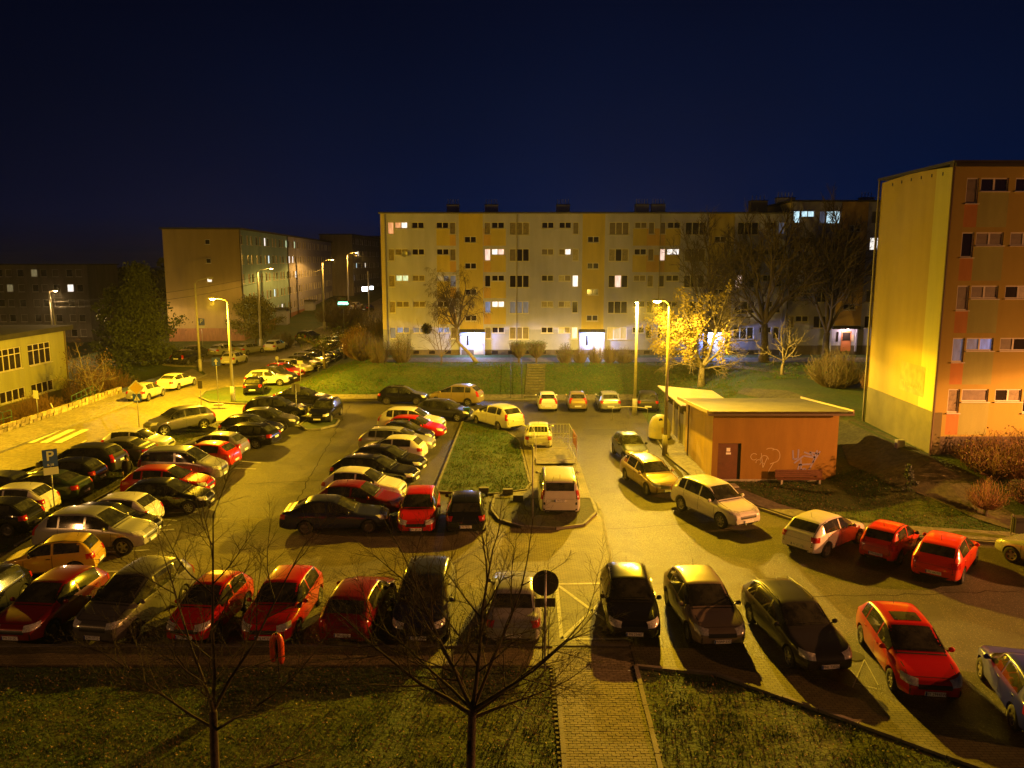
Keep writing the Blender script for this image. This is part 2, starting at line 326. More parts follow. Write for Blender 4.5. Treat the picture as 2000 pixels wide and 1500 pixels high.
ISL = [(-3.6, 56.0), (-2.9, 56.7), (-1.4, 54.6), (-0.2, 52.2), (0.45, 50.2), (0.95, 39.9), (0.7, 38.9), (-1.03, 38.2), (-3.9, 38.6)]
sheet('island_lawn', ISL, GRASS, 0.11, 'grass island in the middle of the car park')
ISL2 = [(-0.9, 37.4), (-0.95, 35.6), (-0.55, 34.2), (0.4, 33.3), (1.9, 33.1), (3.2, 33.6), (3.9, 35.2), (3.9, 37.4)]
sheet('island_tip', ISL2, DIRT, 0.10, 'bare rounded tip of the island under the sign')
sheet('island_paving', [(-0.9, 38.1), (0.8, 38.75), (1.05, 39.7), (0.6, 50), (3.3, 50), (3.9, 44), (3.9, 37.5), (-0.9, 37.5)], PAVE, 0.105, 'paved strip beside the island')
ISL3 = [tuple(W(*q)[:2]) for q in ((585, 832), (600, 822), (640, 818), (662, 822), (655, 832), (625, 840), (600, 842))]
sheet('small_island', ISL3, GRASS, 0.09, 'small grass island in the car park entrance')
# kerbs: one stone after another
km = MB(); km.box(0.012, 0.988, -0.06, 0.06, -0.1, 0.13); KST = km.mesh('kerb_stone', KERB)
KN = [0]
def kerb(pts, label, closed=False, hgt=0.0, near=True, drp=False):
    root = empty('kerb', (pts[0][0], pts[0][1], 0)); tag(root, label, kind='structure')
    P_ = [Vector((p[0], p[1], 0)) for p in pts]
    if closed: P_.append(P_[0])
    far = MB()
    for a, b in zip(P_, P_[1:]):
        L = (b - a).length; n = max(1, round(L)); d = (b - a) / n; an = math.atan2(d.y, d.x)
        for k in range(n):
            q = a + d * k; z = (hz(q.x, q.y) if drp else 0) + hgt
            if near and KN[0] < 290:
                o = bpy.data.objects.new('kerb_stone', KST); COL.objects.link(o); o.parent = root
                o.location = Vector((q.x - pts[0][0], q.y - pts[0][1], z + random.uniform(-0.006, 0.006))); o.rotation_euler = (0, 0, an + random.uniform(-0.01, 0.01)); o.scale = (d.length, 1, 1); KN[0] += 1
            else:
                c = q + d / 2; u = d / 2 * 0.985; v = Vector((-d.y, d.x, 0)).normalized() * 0.06
                far.obox((c.x - pts[0][0], c.y - pts[0][1], z + 0.015), u, v, (0, 0, 0.115))
    if far.v: tag(far.build('kerb_stones', KERB, root), kind='stuff')
random.seed(3)
kerb([(-16, 22.5), (1.25, 22.5)], 'kerb in front of the nearest row of bays', hgt=-0.05)
kerb([(1.3, 21.3), (1.15, 12)], 'kerb left of the near brick path', hgt=-0.06)
kerb([(3.6, 21.3), (3.3, 12)], 'kerb right of the near brick path', hgt=-0.06)
kerb([(3.62, 21.32), (5.83, 20.87), (8.06, 19.07), (10.36, 17.12), (14.9, 13.4)], 'kerb along the lower right lawn', hgt=-0.05)
kerb([(1.4, 22.6), (3.6, 22.6)], 'flush kerb at the head of the brick path', hgt=-0.09)
kerb(ISL, 'kerb round the grass island', closed=True)
kerb(ISL2[:8], 'kerb round the bare island tip')
kerb([(4.15, 37), (4.15, 34.8), (3.9, 29.3), (3.7, 22.8)], 'pale edging between asphalt and block paving', hgt=-0.095)
kerb(EAST[2:], 'kerb on the right of the access lane')
kerb([(-20.4, 57), (-20.5, 31)], 'kerb along the left edge of the car park', hgt=-0.03)
kerb(ISL3, 'kerb round the small entrance island', closed=True)
kerb([(-18, 65.5), (10.4, 65.5)], 'kerb at the foot of the bank', near=False)
kerb([(-31.4, 12), (-31.4, 80), (-34.5, 86), (-39.4, 88)], 'kerb on the far side of the street', near=False)
kerb([(-20.4, 63.4), (-22.5, 63.4), (-25.1, 64.3), (-26.9, 66.6), (-27.6, 70), (-26.7, 72.3), (-24.6, 72.9)], 'rounded kerb at the street corner', near=False)
# asphalt repairs and seams
PAT = ground_mat('asphalt_patch', ((0.040, 0.036, 0.022), (0.056, 0.050, 0.030)), 16.0, 0.6, 0.7, 50.0, 0.3)
for k, q in enumerate((((5.2, 27.2), (7.4, 27.5), (7.3, 29.0), (5.1, 28.8)), ((-12.5, 44.0), (-10.2, 44.1), (-10.3, 49.5), (-12.4, 49.4)), ((5.0, 52.0), (8.2, 52.2), (8.1, 54.0), (4.9, 53.8)), ((11.5, 25.2), (14.2, 24.2), (14.6, 25.4), (12.0, 26.4)))):
    sheet('asphalt_repair', q, PAT, 0.020, 'darker rectangular repair in the asphalt, number %s from the camera' % ('two', 'three', 'four', 'one')[k])
mb_ = MB(); rr_ = random.Random(5)
for a, b in (((4.2, 33.2), (9.6, 34.2)), ((-10.5, 36.5), (-13.2, 63)), ((9, 26), (18, 26.6)), ((-15, 40), (-9.9, 41))):
    a, b = Vector((a[0], a[1], .0215)), Vector((b[0], b[1], .0215)); n_ = max(6, int((b - a).length / .5)); pv_ = a
    for k in range(1, n_ + 1):
        q = a.lerp(b, k / n_) + Vector((rr_.gauss(0, .05), rr_.gauss(0, .05), 0)); s_ = Vector((-(q - pv_).y, (q - pv_).x, 0)).normalized() * .018; mb_.face([pv_ - s_, q - s_, q + s_, pv_ + s_]); pv_ = q
tag(mb_.build('tar_seams', mat('tar', (.022, .019, .012), .95, spec=.1)), 'thin tar-filled cracks across the asphalt', kind='structure')
# road markings
def marking(name, polys, label, z=0.03):
    mb = MB()
    for p in polys: mb.face([(q[0], q[1], z) for q in p])
    return tag(mb.build(name, WHITE), label, kind='structure')
def stripe(a, b, wd=0.12):
    a, b = Vector((a[0], a[1])), Vector((b[0], b[1])); d = (b - a).normalized(); n = Vector((-d.y, d.x)) * wd / 2
    return [a - n, b - n, b + n, a + n]
marking('zebra_crossing', [[W(*q) for q in s] for s in (((50, 866), (66, 866), (122, 840), (110, 840)), ((77, 866), (93, 866), (148, 840), (134, 840)), ((104, 866), (120, 866), (174, 840), (160, 840)), ((158, 866), (163, 866), (170, 861), (167, 861)))],
        'three white bars of the zebra crossing', 0.04)
bx = [(1.62, 27.2), (4.0, 27.3), (3.7, 23.0), (1.55, 23.0)]
marking('hatched_box', [stripe(bx[k], bx[(k + 1) % 4]) for k in range(4)] + [stripe(bx[0], bx[2]), stripe(bx[1], bx[3])], 'white crossed box on the paving between two rows')
bl = [stripe((W(a, b)), (W(c, d))) for a, b, c, d in ((205, 1080, 292, 1075), (300, 1038, 340, 1035), (330, 1003, 384, 1001), (378, 975, 418, 973), (400, 895, 510, 905), (455, 915, 500, 917), (205, 1118, 260, 1116))]
marking('bay_lines', bl, 'thin white bay lines on the left of the car park')
mb_ = MB()
for cx_, cy_ in ((322, 1022), (290, 1050), (375, 990)):     # wheelchair signs: a ring, a back and a foot rest
    c_ = W(cx_, cy_)
    for k in range(14):
        a0, a1 = R(40 + k * 20), R(40 + (k + 1) * 20)
        mb_.face([(c_.x + r_ * 0.45 * math.cos(a_) * 1.3, c_.y + r_ * 0.45 * math.sin(a_), 0.03) for r_, a_ in ((1, a0), (1, a1), (0.78, a1), (0.78, a0))])
    mb_.face([(q.x, q.y, 0.031) for q in stripe((c_.x - 0.1, c_.y + 0.1), (c_.x - 0.7, c_.y + 0.15), 0.1)])
tag(mb_.build('wheelchair_marking', WHITE), 'worn white wheelchair symbols painted in the left bays', kind='structure')
marking('arrow_marking', [stripe(W(1688, 1290), W(1665, 1345), .025), stripe(W(1688, 1290), W(1715, 1340), .025), stripe(W(1665, 1335), W(1712, 1347), .025)], 'faint triangular chalk marks beside the red hatchback', 0.034)
# ------------------------------------------------------------------ cars
def interp(pts, x):            # pts sorted by decreasing x
    if x >= pts[0][0]: return pts[0][1]
    for (x0, z0), (x1, z1) in zip(pts, pts[1:]):
        if x >= x1: return z0 + (z1 - z0) * (x0 - x) / max(1e-6, x0 - x1)
    return pts[-1][1]
def spec(L, Wd, H, top, belt, wr, wb, rw=0.31, tumble=1.0, sides=(), style=None, **k):
    d = dict(L=L, W=Wd, H=H, top=top, belt=belt, wr=wr, wb=wb, rw=rw, sides=sides); d.update(k); return d
SPECS = {}
def hatch(L, H, Wd=1.74, hood=0.0, rear=0.0, wr=None, cowl=None, wb=None, tail=None, **k):
    h = L / 2; c = cowl if cowl is not None else h - 1.12; c2 = c - 0.72 - hood
    t = tail or [(-h + 0.62, H - 0.09), (-h + 0.22 - rear, H * 0.685), (-h + 0.10, H * 0.64), (-h + 0.02, H * 0.47), (-h, H * 0.36)]
    top = [(h, H * 0.36), (h - 0.03, H * 0.44), (h - 0.14, H * 0.50), (h - 0.45, H * 0.565), (c + 0.18, H * 0.625), (c, H * 0.665), (c2 + 0.1, H * 0.925), (c2 - 0.12, H * 0.972), (c2 - 0.7, H), (-h + 1.1, H * 0.985)] + t
    belt = [(h, H * 0.50), (h - 0.5, H * 0.545), (c, H * 0.60), (-h + 0.5, H * 0.655), (-h, H * 0.62)]
    return spec(L, Wd, H, top, belt, wr or Wd * 0.5 * 0.70, wb or L * 0.605, c=c, c2=c2, tg=(t[0][0], t[1][0]), **k)
SPECS['hatch'] = hatch(4.05, 1.47)
SPECS['hatch_long'] = hatch(4.28, 1.47, 1.78, hood=0.1)
SPECS['small'] = hatch(3.55, 1.46, 1.56, cowl=0.86, wr=0.56)
SPECS['boxy'] = hatch(3.32, 1.43, 1.50, cowl=0.78, hood=-0.05, wr=0.56, tail=[(-1.25, 1.36), (-1.52, 0.93), (-1.58, 0.87), (-1.64, 0.6), (-1.66, 0.5)])
SPECS['mpv'] = hatch(4.45, 1.66, 1.81, cowl=1.32, hood=0.35, wr=0.68)
SPECS['suv'] = hatch(4.55, 1.68, 1.85, cowl=1.06, wr=0.66, rw=0.36, ride=0.06)
SPECS['estate'] = hatch(4.65, 1.47, 1.77, cowl=1.05, wr=0.62, rails=True)
SPECS['minivan'] = hatch(4.95, 1.78, 1.98, cowl=1.45, hood=0.3, wr=0.76, rails=True, tail=[(-2.18, 1.69), (-2.38, 1.10), (-2.43, 1.0), (-2.46, 0.7), (-2.475, 0.5)])
SPECS['combo'] = hatch(4.35, 1.82, 1.78, cowl=1.15, wr=0.72, tail=[(-2.02, 1.74), (-2.12, 1.15), (-2.14, 1.02), (-2.16, 0.7), (-2.175, 0.5)])
h_ = 2.32
SPECS['sedan'] = spec(4.64, 1.78, 1.45, [(h_, .53), (h_ - .03, .64), (h_ - .14, .71), (h_ - .5, .79), (1.12, .88), (0.94, .93), (0.25, 1.33), (0.02, 1.40), (-0.5, 1.45), (-0.95, 1.42), (-1.2, 1.36), (-1.78, 1.04), (-1.95, 1.01), (-2.2, .98), (-2.29, .75), (-2.32, .55)],
                      [(h_, .70), (1.8, .77), (0.94, .86), (-1.5, .95), (-2.32, .93)], 0.60, 2.7, c=0.94, c2=0.2, tg=(-1.2, -1.76))
def car_meshes(key):
    S = SPECS[key]; h = S['L'] / 2; H = S['H']; hw = S['W'] / 2; wr = S['wr']; ride = S.get('ride', 0.0); zt_ = lambda x: interp(S['top'], x)
    RWl = S['rw']; fax = h - 0.80 if key != 'small' and key != 'boxy' else h - 0.62; rax = fax - S['wb']
    xs = sorted({p[0] for p in S['top']} | {fax, rax, 0.0, -0.9}, reverse=True)
    xs2 = [xs[0]]
    for x in xs[1:]:
        if xs2[-1] - x < 0.02: continue
        xs2.append(x)
    xs = xs2
    def plan(x):
        a = (h - x) / 0.75; b = (x + h) / 0.6
        f = 1.0
        if a < 1: f = min(f, 0.70 + 0.30 * math.sin(PI / 2 * max(0, a)) ** 0.75)
        if b < 1: f = min(f, 0.80 + 0.20 * math.sin(PI / 2 * max(0, b)) ** 0.7)
        return f
    def z0(x):
        e = min(h - x, x + h)
        return 0.20 + ride + 0.10 * max(0, 1 - e / 0.25)
    def ring(x):
        zt = zt_(x); zb = min(interp(S['belt'], x), zt - 0.035); w = hw * plan(x); g = ramp01((zt - zb) / (H - interp(S['belt'], 0)))
        zl = z0(x); zm = min(0.52, lerp(zl, zb, 0.5))
        half = [(0, zl), (w * .6, zl), (w * .93, zl + .015), (w * .985, zl + (zm - zl) * .45), (w, zm), (w * .985, lerp(zm, zb, .62)), (w * .955, zb - .015),
                (lerp(w * .90, lerp(w * .93, wr, .32), g), zb + (zt - zb) * .30), (lerp(w * .82, lerp(w * .93, wr, .86), g), zb + (zt - zb) * .80), (lerp(w * .74, wr * .94, g), zb + (zt - zb) * .93),
                (lerp(w * .5, wr * .62, g), zb + (zt - zb) * .985), (0, zt)]
        return half
    v = []; f = []; n = 22
    for x in xs:
        hp = ring(x); pts = hp + [(-y, z) for y, z in hp[-2:0:-1]]
        v += [(x, y, z) for y, z in pts]
    for j in range(len(xs) - 1):
        for a in range(n): f.append((j * n + a, j * n + (a + 1) % n, (j + 1) * n + (a + 1) % n, (j + 1) * n + a))
    for j, flip in ((0, True), (len(xs) - 1, False)):       # closed nose and tail: strips across
        for k in range(11):
            a, b, c, d = j * n + k, j * n + k + 1, j * n + (n - k - 1) % n, j * n + (n - k) % n
            q = [i_ for i_ in (a, b, c, d)]
            if k == 0: q = [a, b, c]
            if k == 10: q = [a, b, d]
            f.append(tuple(q) if flip else tuple(q[::-1]))
    me = bpy.data.meshes.new('car_body'); me.from_pydata(v, [], f)
    me.materials.append(P['black']); me.materials.append(BLACK)
    bm = bmesh.new(); bm.from_mesh(me); bmesh.ops.recalc_face_normals(bm, faces=bm.faces); bm.to_mesh(me); bm.free()
    ob = bpy.data.objects.new('tmp', me); COL.objects.link(ob)
    md = ob.modifiers.new('s', 'SUBSURF'); md.levels = 2; md.render_levels = 2
    cm = MB()
    for ax in (fax, rax):
        for s in (1, -1):
            cm.tube([(ax, s * (hw - 0.26), RWl), (ax, s * (hw + 0.3), RWl)], RWl + 0.065, 26)
    cme = cm.mesh('cut', BLACK); cme.materials.clear(); cme.materials.append(BLACK)
    bm = bmesh.new(); bm.from_mesh(cme); bmesh.ops.recalc_face_normals(bm, faces=bm.faces); bm.to_mesh(cme); bm.free()
    cob = bpy.data.objects.new('cut', cme); COL.objects.link(cob)
    bo = ob.modifiers.new('b', 'BOOLEAN'); bo.operation = 'DIFFERENCE'; bo.object = cob; bo.solver = 'EXACT'; bo.material_mode = 'TRANSFER'
    dg = bpy.context.evaluated_depsgraph_get(); body = bpy.data.meshes.new_from_object(ob.evaluated_get(dg)); body.name = 'body_' + key
    ob.modifiers.remove(bo); dg.update(); ev = bpy.data.meshes.new_from_object(ob.evaluated_get(bpy.context.evaluated_depsgraph_get()))
    bvh = BVHTree.FromPolygons([q.co for q in ev.vertices], [tuple(p.vertices) for p in ev.polygons])
    bpy.data.objects.remove(ob); bpy.data.objects.remove(cob)
    body.materials.clear(); body.materials.append(P['black']); body.materials.append(BLACK)
    for p in body.polygons:
        c = p.center; p.use_smooth = True
        inarch = any(math.hypot(c.x - ax, c.z - RWl) < RWl + 0.06 and abs(c.y) > hw - 0.3 and abs(c.y) < hw * 1.02 and abs(p.normal.y) < 0.6 for ax in (fax, rax)) or (abs(abs(c.y) - (hw - 0.26)) < 0.01)
        low = c.z < 0.27 + ride
        p.material_index = 1 if (inarch or low) else 0
    try: body.set_sharp_from_angle(angle=R(38))
    except Exception: pass
    def cast(o, d, off):
        loc, nor, i, dist = bvh.ray_cast(o, d)
        if loc is None: loc, nor, i, dist = bvh.find_nearest(o + d * 1.0)
        if nor.dot(d) > 0: nor = -nor
        return loc + nor * off
    def gridmesh(name, rows, mt, skirt=True):
        nr, nc = len(rows), len(rows[0]); vv_ = [tuple(p) for r in rows for p in r]
        ff_ = [(a * nc + b, a * nc + b + 1, (a + 1) * nc + b + 1, (a + 1) * nc + b) for a in range(nr - 1) for b in range(nc - 1)]
        m_ = bpy.data.meshes.new(name); m_.from_pydata(vv_, [], ff_); m_.materials.append(mt)
        m_.polygons.foreach_set('use_smooth', [True] * len(m_.polygons)); return m_
    def arc(name, xa, xb, fw, mt, off=0.008, ns=7, nc=9, fw2=None):
        rows = []
        for a in range(ns):
            x = lerp(xa, xb, a / (ns - 1)); z = zt_(x); dz = (zt_(x + .03) - zt_(x - .03)) / .06; nn = Vector((-dz, 0, 1)).normalized()
            g = ramp01((z - interp(S['belt'], x)) / (H - interp(S['belt'], 0)))
            wd = lerp(hw * plan(x) * .82, wr * .97, g) * fw
            rows.append([cast(Vector((x, (b / (nc - 1) * 2 - 1) * wd, z)) + nn * 0.6, -nn, off) for b in range(nc)])
        return gridmesh(name, rows, mt)
    def side(name, xa, xb, lo, hi, mt, s, off=0.008, n_=8, m_=4):
        rows = []
        for a in range(m_):
            r = []
            for b in range(n_):
                x = lerp(xa, xb, b / (n_ - 1)); zz = lerp(lo(x), hi(x), a / (m_ - 1)); r.append(cast(Vector((x, s * 1.6, zz)), Vector((0, -s, 0)), off))
            rows.append(r)
        return gridmesh(name, rows, mt)
    def proj(name, quad, d, up, mt, off=0.008, n_=6):     # bilinear quad given in (t, z) of a plane facing d
        d = Vector(d).normalized(); t = d.cross(Vector((0, 0, 1))).normalized(); rows = []
        for a in range(n_):
            r = []
            for b in range(n_):
                u, w_ = b / (n_ - 1), a / (n_ - 1)
                q = (Vector(quad[0]) * (1 - u) + Vector(quad[1]) * u) * (1 - w_) + (Vector(quad[3]) * (1 - u) + Vector(quad[2]) * u) * w_
                r.append(cast(t * q.x + Vector((0, 0, q.y)) - d * 4.5, d, off))
            rows.append(r)
        return gridmesh(name, rows, mt)
    M = []           # (name, mesh, location, sub-parts)
    belt = lambda x: interp(S['belt'], x)
    wl = lambda x: min(belt(x), zt_(x) - .035) + (zt_(x) - belt(x)) * 0.06 + 0.015
    wh = lambda x: max(wl(x), belt(x) + (zt_(x) - belt(x)) * 0.83)
    c, c2 = S['c'], S['c2']; tg = S['tg']
    M.append(('windshield', arc('windshield', c - 0.04, c2 - 0.0, 0.98, GLASS), None, ()))
    M.append(('rear_window', arc('rear_window', tg[0] - 0.03, tg[1] + 0.05, 0.86, GLASS), None, ()))
    xf = c - 0.16; xr = tg[0] + (0.10 if key != 'sedan' else -0.28); bp = lerp(xf, xr, 0.47)
    if key in ('small', 'boxy'): cuts = [(xf, bp + .04), (bp - .05, xr)]
    elif key in ('estate', 'mpv', 'suv', 'minivan', 'hatch_long'): cuts = [(xf, bp + .25), (bp + .16, lerp(bp, xr, .62)), (lerp(bp, xr, .62) - .08, xr)]
    elif key == 'combo': cuts = [(xf, bp + .3), (bp + .18, xr)]
    else: cuts = [(xf, bp + .05), (bp - .04, xr)]
    for s in (1, -1):
        for a, b in cuts: M.append(('side_window', side('side_window', a, b, wl, wh, GLASS, s), None, ()))
    # lamps
    zh = H * 0.455 + ride
    for s in (1, -1):
        dF = Vector((-1, -s * 0.62, 0)); dR = Vector((1, -s * 0.75, 0))
        tF = Vector(dF).normalized().cross(Vector((0, 0, 1))).normalized()
        tc_ = tF.dot(Vector((h - 0.12, s * (hw - 0.26), 0)))
        q = [(tc_ - .23, zh - .09), (tc_ + .23, zh - .04), (tc_ + .27, zh + .12), (tc_ - .19, zh + .055)]
        if (tF.dot(Vector((0, s, 0)))) < 0: q = [(2 * tc_ - a, b) for a, b in q]
        M.append(('headlight', proj('headlight', q, dF, 1, HEADL, 0.010), None, ()))
        tR = Vector(dR).normalized().cross(Vector((0, 0, 1))).normalized(); tc2 = tR.dot(Vector((-h + 0.10, s * (hw - 0.13), 0)))
        tall = key in ('mpv', 'suv', 'minivan', 'combo', 'small')
        zc_ = H * (0.60 if tall else 0.555); hh = 0.20 if tall else 0.10; ww_ = 0.10 if tall else 0.17
        q = [(tc2 - ww_, zc_ - hh), (tc2 + ww_, zc_ - hh), (tc2 + ww_, zc_ + hh), (tc2 - ww_, zc_ + hh)]
        M.append(('taillight', proj('taillight', q, dR, 1, TAILL, 0.010), None, ()))
    M.append(('grille', proj('grille', [(-.42, H * .345), (.42, H * .345), (.46, H * .425), (-.46, H * .425)], (-1, 0, 0), 1, BLACK, 0.006), None, ()))
    M.append(('air_intake', proj('air_intake', [(-.50, .25 + ride), (.50, .25 + ride), (.55, .34 + ride), (-.55, .34 + ride)], (-1, 0, 0), 1, BLACK, 0.006), None, ()))
    M.append(('rear_bumper_strip', proj('rear_bumper_strip', [(-.7, .30 + ride), (.7, .30 + ride), (.7, .38 + ride), (-.7, .38 + ride)], (1, 0, 0), 1, BLACK, 0.006), None, ()))
    # panel gaps: doors, hood and tailgate, all narrow strips of real geometry
    gp = MB()
    def addm(m_):
        i = len(gp.v); gp.v += [tuple(q.co) for q in m_.vertices]
        for p in m_.polygons: gp.f.append(tuple(i + k for k in p.vertices)); gp.m.append(0)
        bpy.data.meshes.remove(m_)
    dx = [c - 0.02, (cuts[0][1] + cuts[1][0]) / 2] + ([(cuts[1][1] + cuts[2][0]) / 2 if len(cuts) > 2 else xr + 0.1] if key not in ('small', 'boxy') else [])
    for s in (1, -1):
        for x in dx: addm(side('g', x - .009, x + .009, lambda q: .30 + ride, lambda q: belt(q) - .0, BLACK, s, .004, 2, 6))
        addm(side('g', dx[-1], dx[0], lambda q: .30 + ride, lambda q: .315 + ride, BLACK, s, .004, 8, 2))
    addm(arc('g', h - .20, h - .215, 0.95, BLACK, .004, 2)); addm(arc('g', c + .06, c + .02, 0.95, BLACK, .004, 2))
    addm(proj('g', [(-.62, H * .50), (.62, H * .50), (.62, H * .505), (-.62, H * .505)], (1, 0, 0), 1, BLACK, .004))
    M.append(('panel_gap', gp.mesh('panel_gap', BLACK), None, ()))
    for s in (1, -1):
        for x in dx[1:]:
            hd = MB(); p = cast(Vector((x + 0.13, s * 1.6, belt(x) - .11)), Vector((0, -s, 0)), 0.012); hd.obox(p, (.075, 0, 0), (0, .014, 0), (0, 0, .014))
            M.append(('door_handle', hd.mesh('door_handle', 'PAINT'and BLACK), None, ()))
        mi = MB(); p = cast(Vector((c - .28, s * 1.6, belt(c - .2) + .06)), Vector((0, -s, 0)), 0.0)
        mi.obox(p + Vector((0, s * .05, -.01)), (.02, 0, 0), (0, .07, 0), (0, 0, .015))
        k0 = len(mi.v); prof = []
        for a in range(5):
            y = s * (.05 + .16 * a / 4); rr = (.055, .075, .08, .072, .03)[a]
            prof.append((p + Vector((0.01, y, .035)), rr))
        mi.tube([q[0] for q in prof], [q[1] for q in prof], 8)
        for i_ in range(k0, len(mi.v)): q = mi.v[i_]; mi.v[i_] = (p.x + (q[0] - p.x) * .75, q[1], q[2])
        M.append(('wing_mirror', mi.mesh('wing_mirror', BLACK, True), None, ()))
    zp = H * 0.345; pf = cast(Vector((4, 0, .40 + ride)), Vector((-1, 0, 0)), 0.02); pr = cast(Vector((-4, 0, H * (.46 if key in ('mpv', 'suv', 'estate', 'minivan', 'combo') else .33) + ride)), Vector((1, 0, 0)), 0.02)
    if S.get('rails'):
        for s in (1, -1):
            rl = MB(); pts = []
            for x in (c2 - .2, c2 - .3, -0.6, tg[0] + .15, tg[0] + .05):
                q = cast(Vector((x, s * wr * .88, 3)), Vector((0, 0, -1)), 0.0); pts.append(q + Vector((0, 0, .045 if x not in (c2 - .2, tg[0] + .05) else 0)))
            rl.tube(pts, .016, 6); M.append(('roof_rail', rl.mesh('roof_rail', BLACK if key != 'minivan' else STEEL, True), None, ()))
    an = MB(); q = cast(Vector((tg[0] + .35, 0, 3)), Vector((0, 0, -1)), 0.0); an.tube([q, q + Vector((-.09, 0, .22))], .006, 4); M.append(('antenna', an.mesh('antenna', BLACK), None, ()))
    wp = MB()
    for y_ in (-.35, .15):
        a_ = arc('t', c - .10, c - .10001, 0.9, BLACK, .02, 2, 9); i_ = [4 + int(y_ * 6), 7 + int(y_ * 6)]
        wp.tube([a_.vertices[max(0, i_[0])].co.copy(), a_.vertices[min(8, i_[1])].co.copy()], .009, 4); bpy.data.meshes.remove(a_)
    M.append(('wiper', wp.mesh('wiper', BLACK), None, ()))
    return dict(body=body, parts=M, fax=fax, rax=rax, hw=hw, rw=RWl, pf=pf, pr=pr, arc=arc, S=S)
def wheel_meshes(r, style):
    t = MB(); wd = 0.19
    t.lathe([(r * .66, -wd / 2), (r * .93, -wd / 2), (r, -wd / 2 + .03), (r, wd / 2 - .03), (r * .93, wd / 2), (r * .66, wd / 2)], 26, axis='y')
    k = MB(); m_ = RIM if style != 2 else RIMD
    k.lathe([(r * .68, -wd / 2 + .0), (r * .68, wd / 2 - .005), (r * .60, wd / 2 - .012), (r * .585, wd / 2 - .05)], 24, axis='y')
    k.lathe([(0.001, wd / 2 - .075), (r * .6, wd / 2 - .075)], 20, axis='y', m=1)
    ns = (5, 8, 10)[style]
    if style == 2: k.lathe([(0.001, wd / 2 - .015), (r * .35, wd / 2 - .02), (r * .5, wd / 2 - .04), (r * .6, wd / 2 - .03)], 22, axis='y')
    else:
        k.lathe([(0.001, wd / 2 - .012), (r * .16, wd / 2 - .018), (r * .19, wd / 2 - .07)], 12, axis='y')
        for a in range(ns):
            an = 2 * PI * a / ns; d = Vector((math.cos(an), 0, math.sin(an))); p = Vector((-math.sin(an), 0, math.cos(an)))
            wv = (.045, .024)[style]
            k.obox(d * r * .38 + Vector((0, wd / 2 - .030, 0)), d * r * .23, p * wv, (0, .014, 0))
    return t.mesh('tyre', RUB, True), k.mesh('rim', [m_, BLACK])
WH = {}
CM = {}
def get_car(key):
    if key not in CM: CM[key] = car_meshes(key)
    return CM[key]
pm = MB(); pm.box(-.012, .012, -.26, .26, -.057, .057); PLM = pm.mesh('license_plate', PLATE)
sm_ = MB(); sm_.box(.0125, .014, -.258, -.218, -.055, .055); PLB = sm_.mesh('plate_band', PBLUE)
CARN = {'hatch': 'hatchback', 'hatch_long': 'hatchback', 'small': 'small_car', 'boxy': 'small_car', 'mpv': 'people_carrier', 'suv': 'suv', 'estate': 'estate_car', 'minivan': 'minivan', 'combo': 'panel_van', 'sedan': 'sedan'}
CATN = {'small': 'car', 'minivan': 'van', 'combo': 'van'}
rc = random.Random(11)
def plate_text(txt, parent):
    cu = bpy.data.curves.new('plate_text', 'FONT'); cu.body = txt; cu.size = 0.115; cu.align_x = 'CENTER'; cu.align_y = 'CENTER'; cu.materials.append(INK); cu.space_character = 1.05
    o = link('plate_text', text_mesh(cu), parent, (0.0135, 0.02, 0), (PI / 2, 0, PI / 2)); o.scale = (0.82, 1.0, 1.0)
def car(key, pos, head, col, label, group='cars parked in the car park', detail=2, plate=None, style=None, trim=None, sun=False):
    """detail 2: every part; 1: without small fittings; 0: far away, the main parts only"""
    C_ = get_car(key)
    if len(pos) == 3 and pos[0] == 'px': p = W(pos[1], pos[2], 0.75); x, y = p.x, p.y
    else: x, y = pos
    a = R(head); z = hz(x, y) + 0.02
    root = empty(CARN[key], (x, y, z), a); tag(root, label, CATN.get(key, 'car'), group)
    dxh = Vector((math.cos(a), math.sin(a)))
    slope = math.atan2(hz(x + dxh.x, y + dxh.y) - hz(x - dxh.x, y - dxh.y), 2); root.rotation_euler = (0, -slope, a)
    b = link('body', C_['body'], root); b.material_slots[0].link = 'OBJECT'; b.material_slots[0].material = P[col]
    for n, m, l, s in C_['parts']:
        if detail < 2 and n in ('antenna', 'wiper', 'door_handle', 'air_intake', 'rear_bumper_strip'): continue
        if detail < 1 and n in ('panel_gap', 'grille', 'roof_rail'): continue
        o = link(n, m, root)
        if n in ('wing_mirror', 'door_handle') and key not in ('boxy',) and (trim is None):
            o.material_slots[0].link = 'OBJECT'; o.material_slots[0].material = P[col]
    if sun:
        m = C_['arc']('sunroof', C_['S']['c2'] - .22, C_['S']['c2'] - .72, .62, GLASS, .010); link('sunroof', m, root)
    st = style if style is not None else rc.choice((0, 0, 1, 2)); k = (round(C_['rw'], 2), st)
    if k not in WH: WH[k] = wheel_meshes(C_['rw'], st)
    for ax in (C_['fax'], C_['rax']):
        for s in (1, -1):
            wq = link('wheel', WH[k][0], root, (ax, s * (C_['hw'] - .115), C_['rw']), (0, rc.uniform(0, 6) if False else 0, 0 if s > 0 else PI))
            wq['label'] = 'black tyre round a metal wheel'
            link('rim', WH[k][1], wq)
    for q, rz in ((C_['pf'], 0), (C_['pr'], PI)):
        pl = link('license_plate', PLM, root, q, (0, 0, rz)); 
        if detail == 2: link('plate_band', PLB, pl)
        if detail == 2 and plate and ((rz == 0) == (plate[0] == 'F')): plate_text(plate[1], pl)
    return root
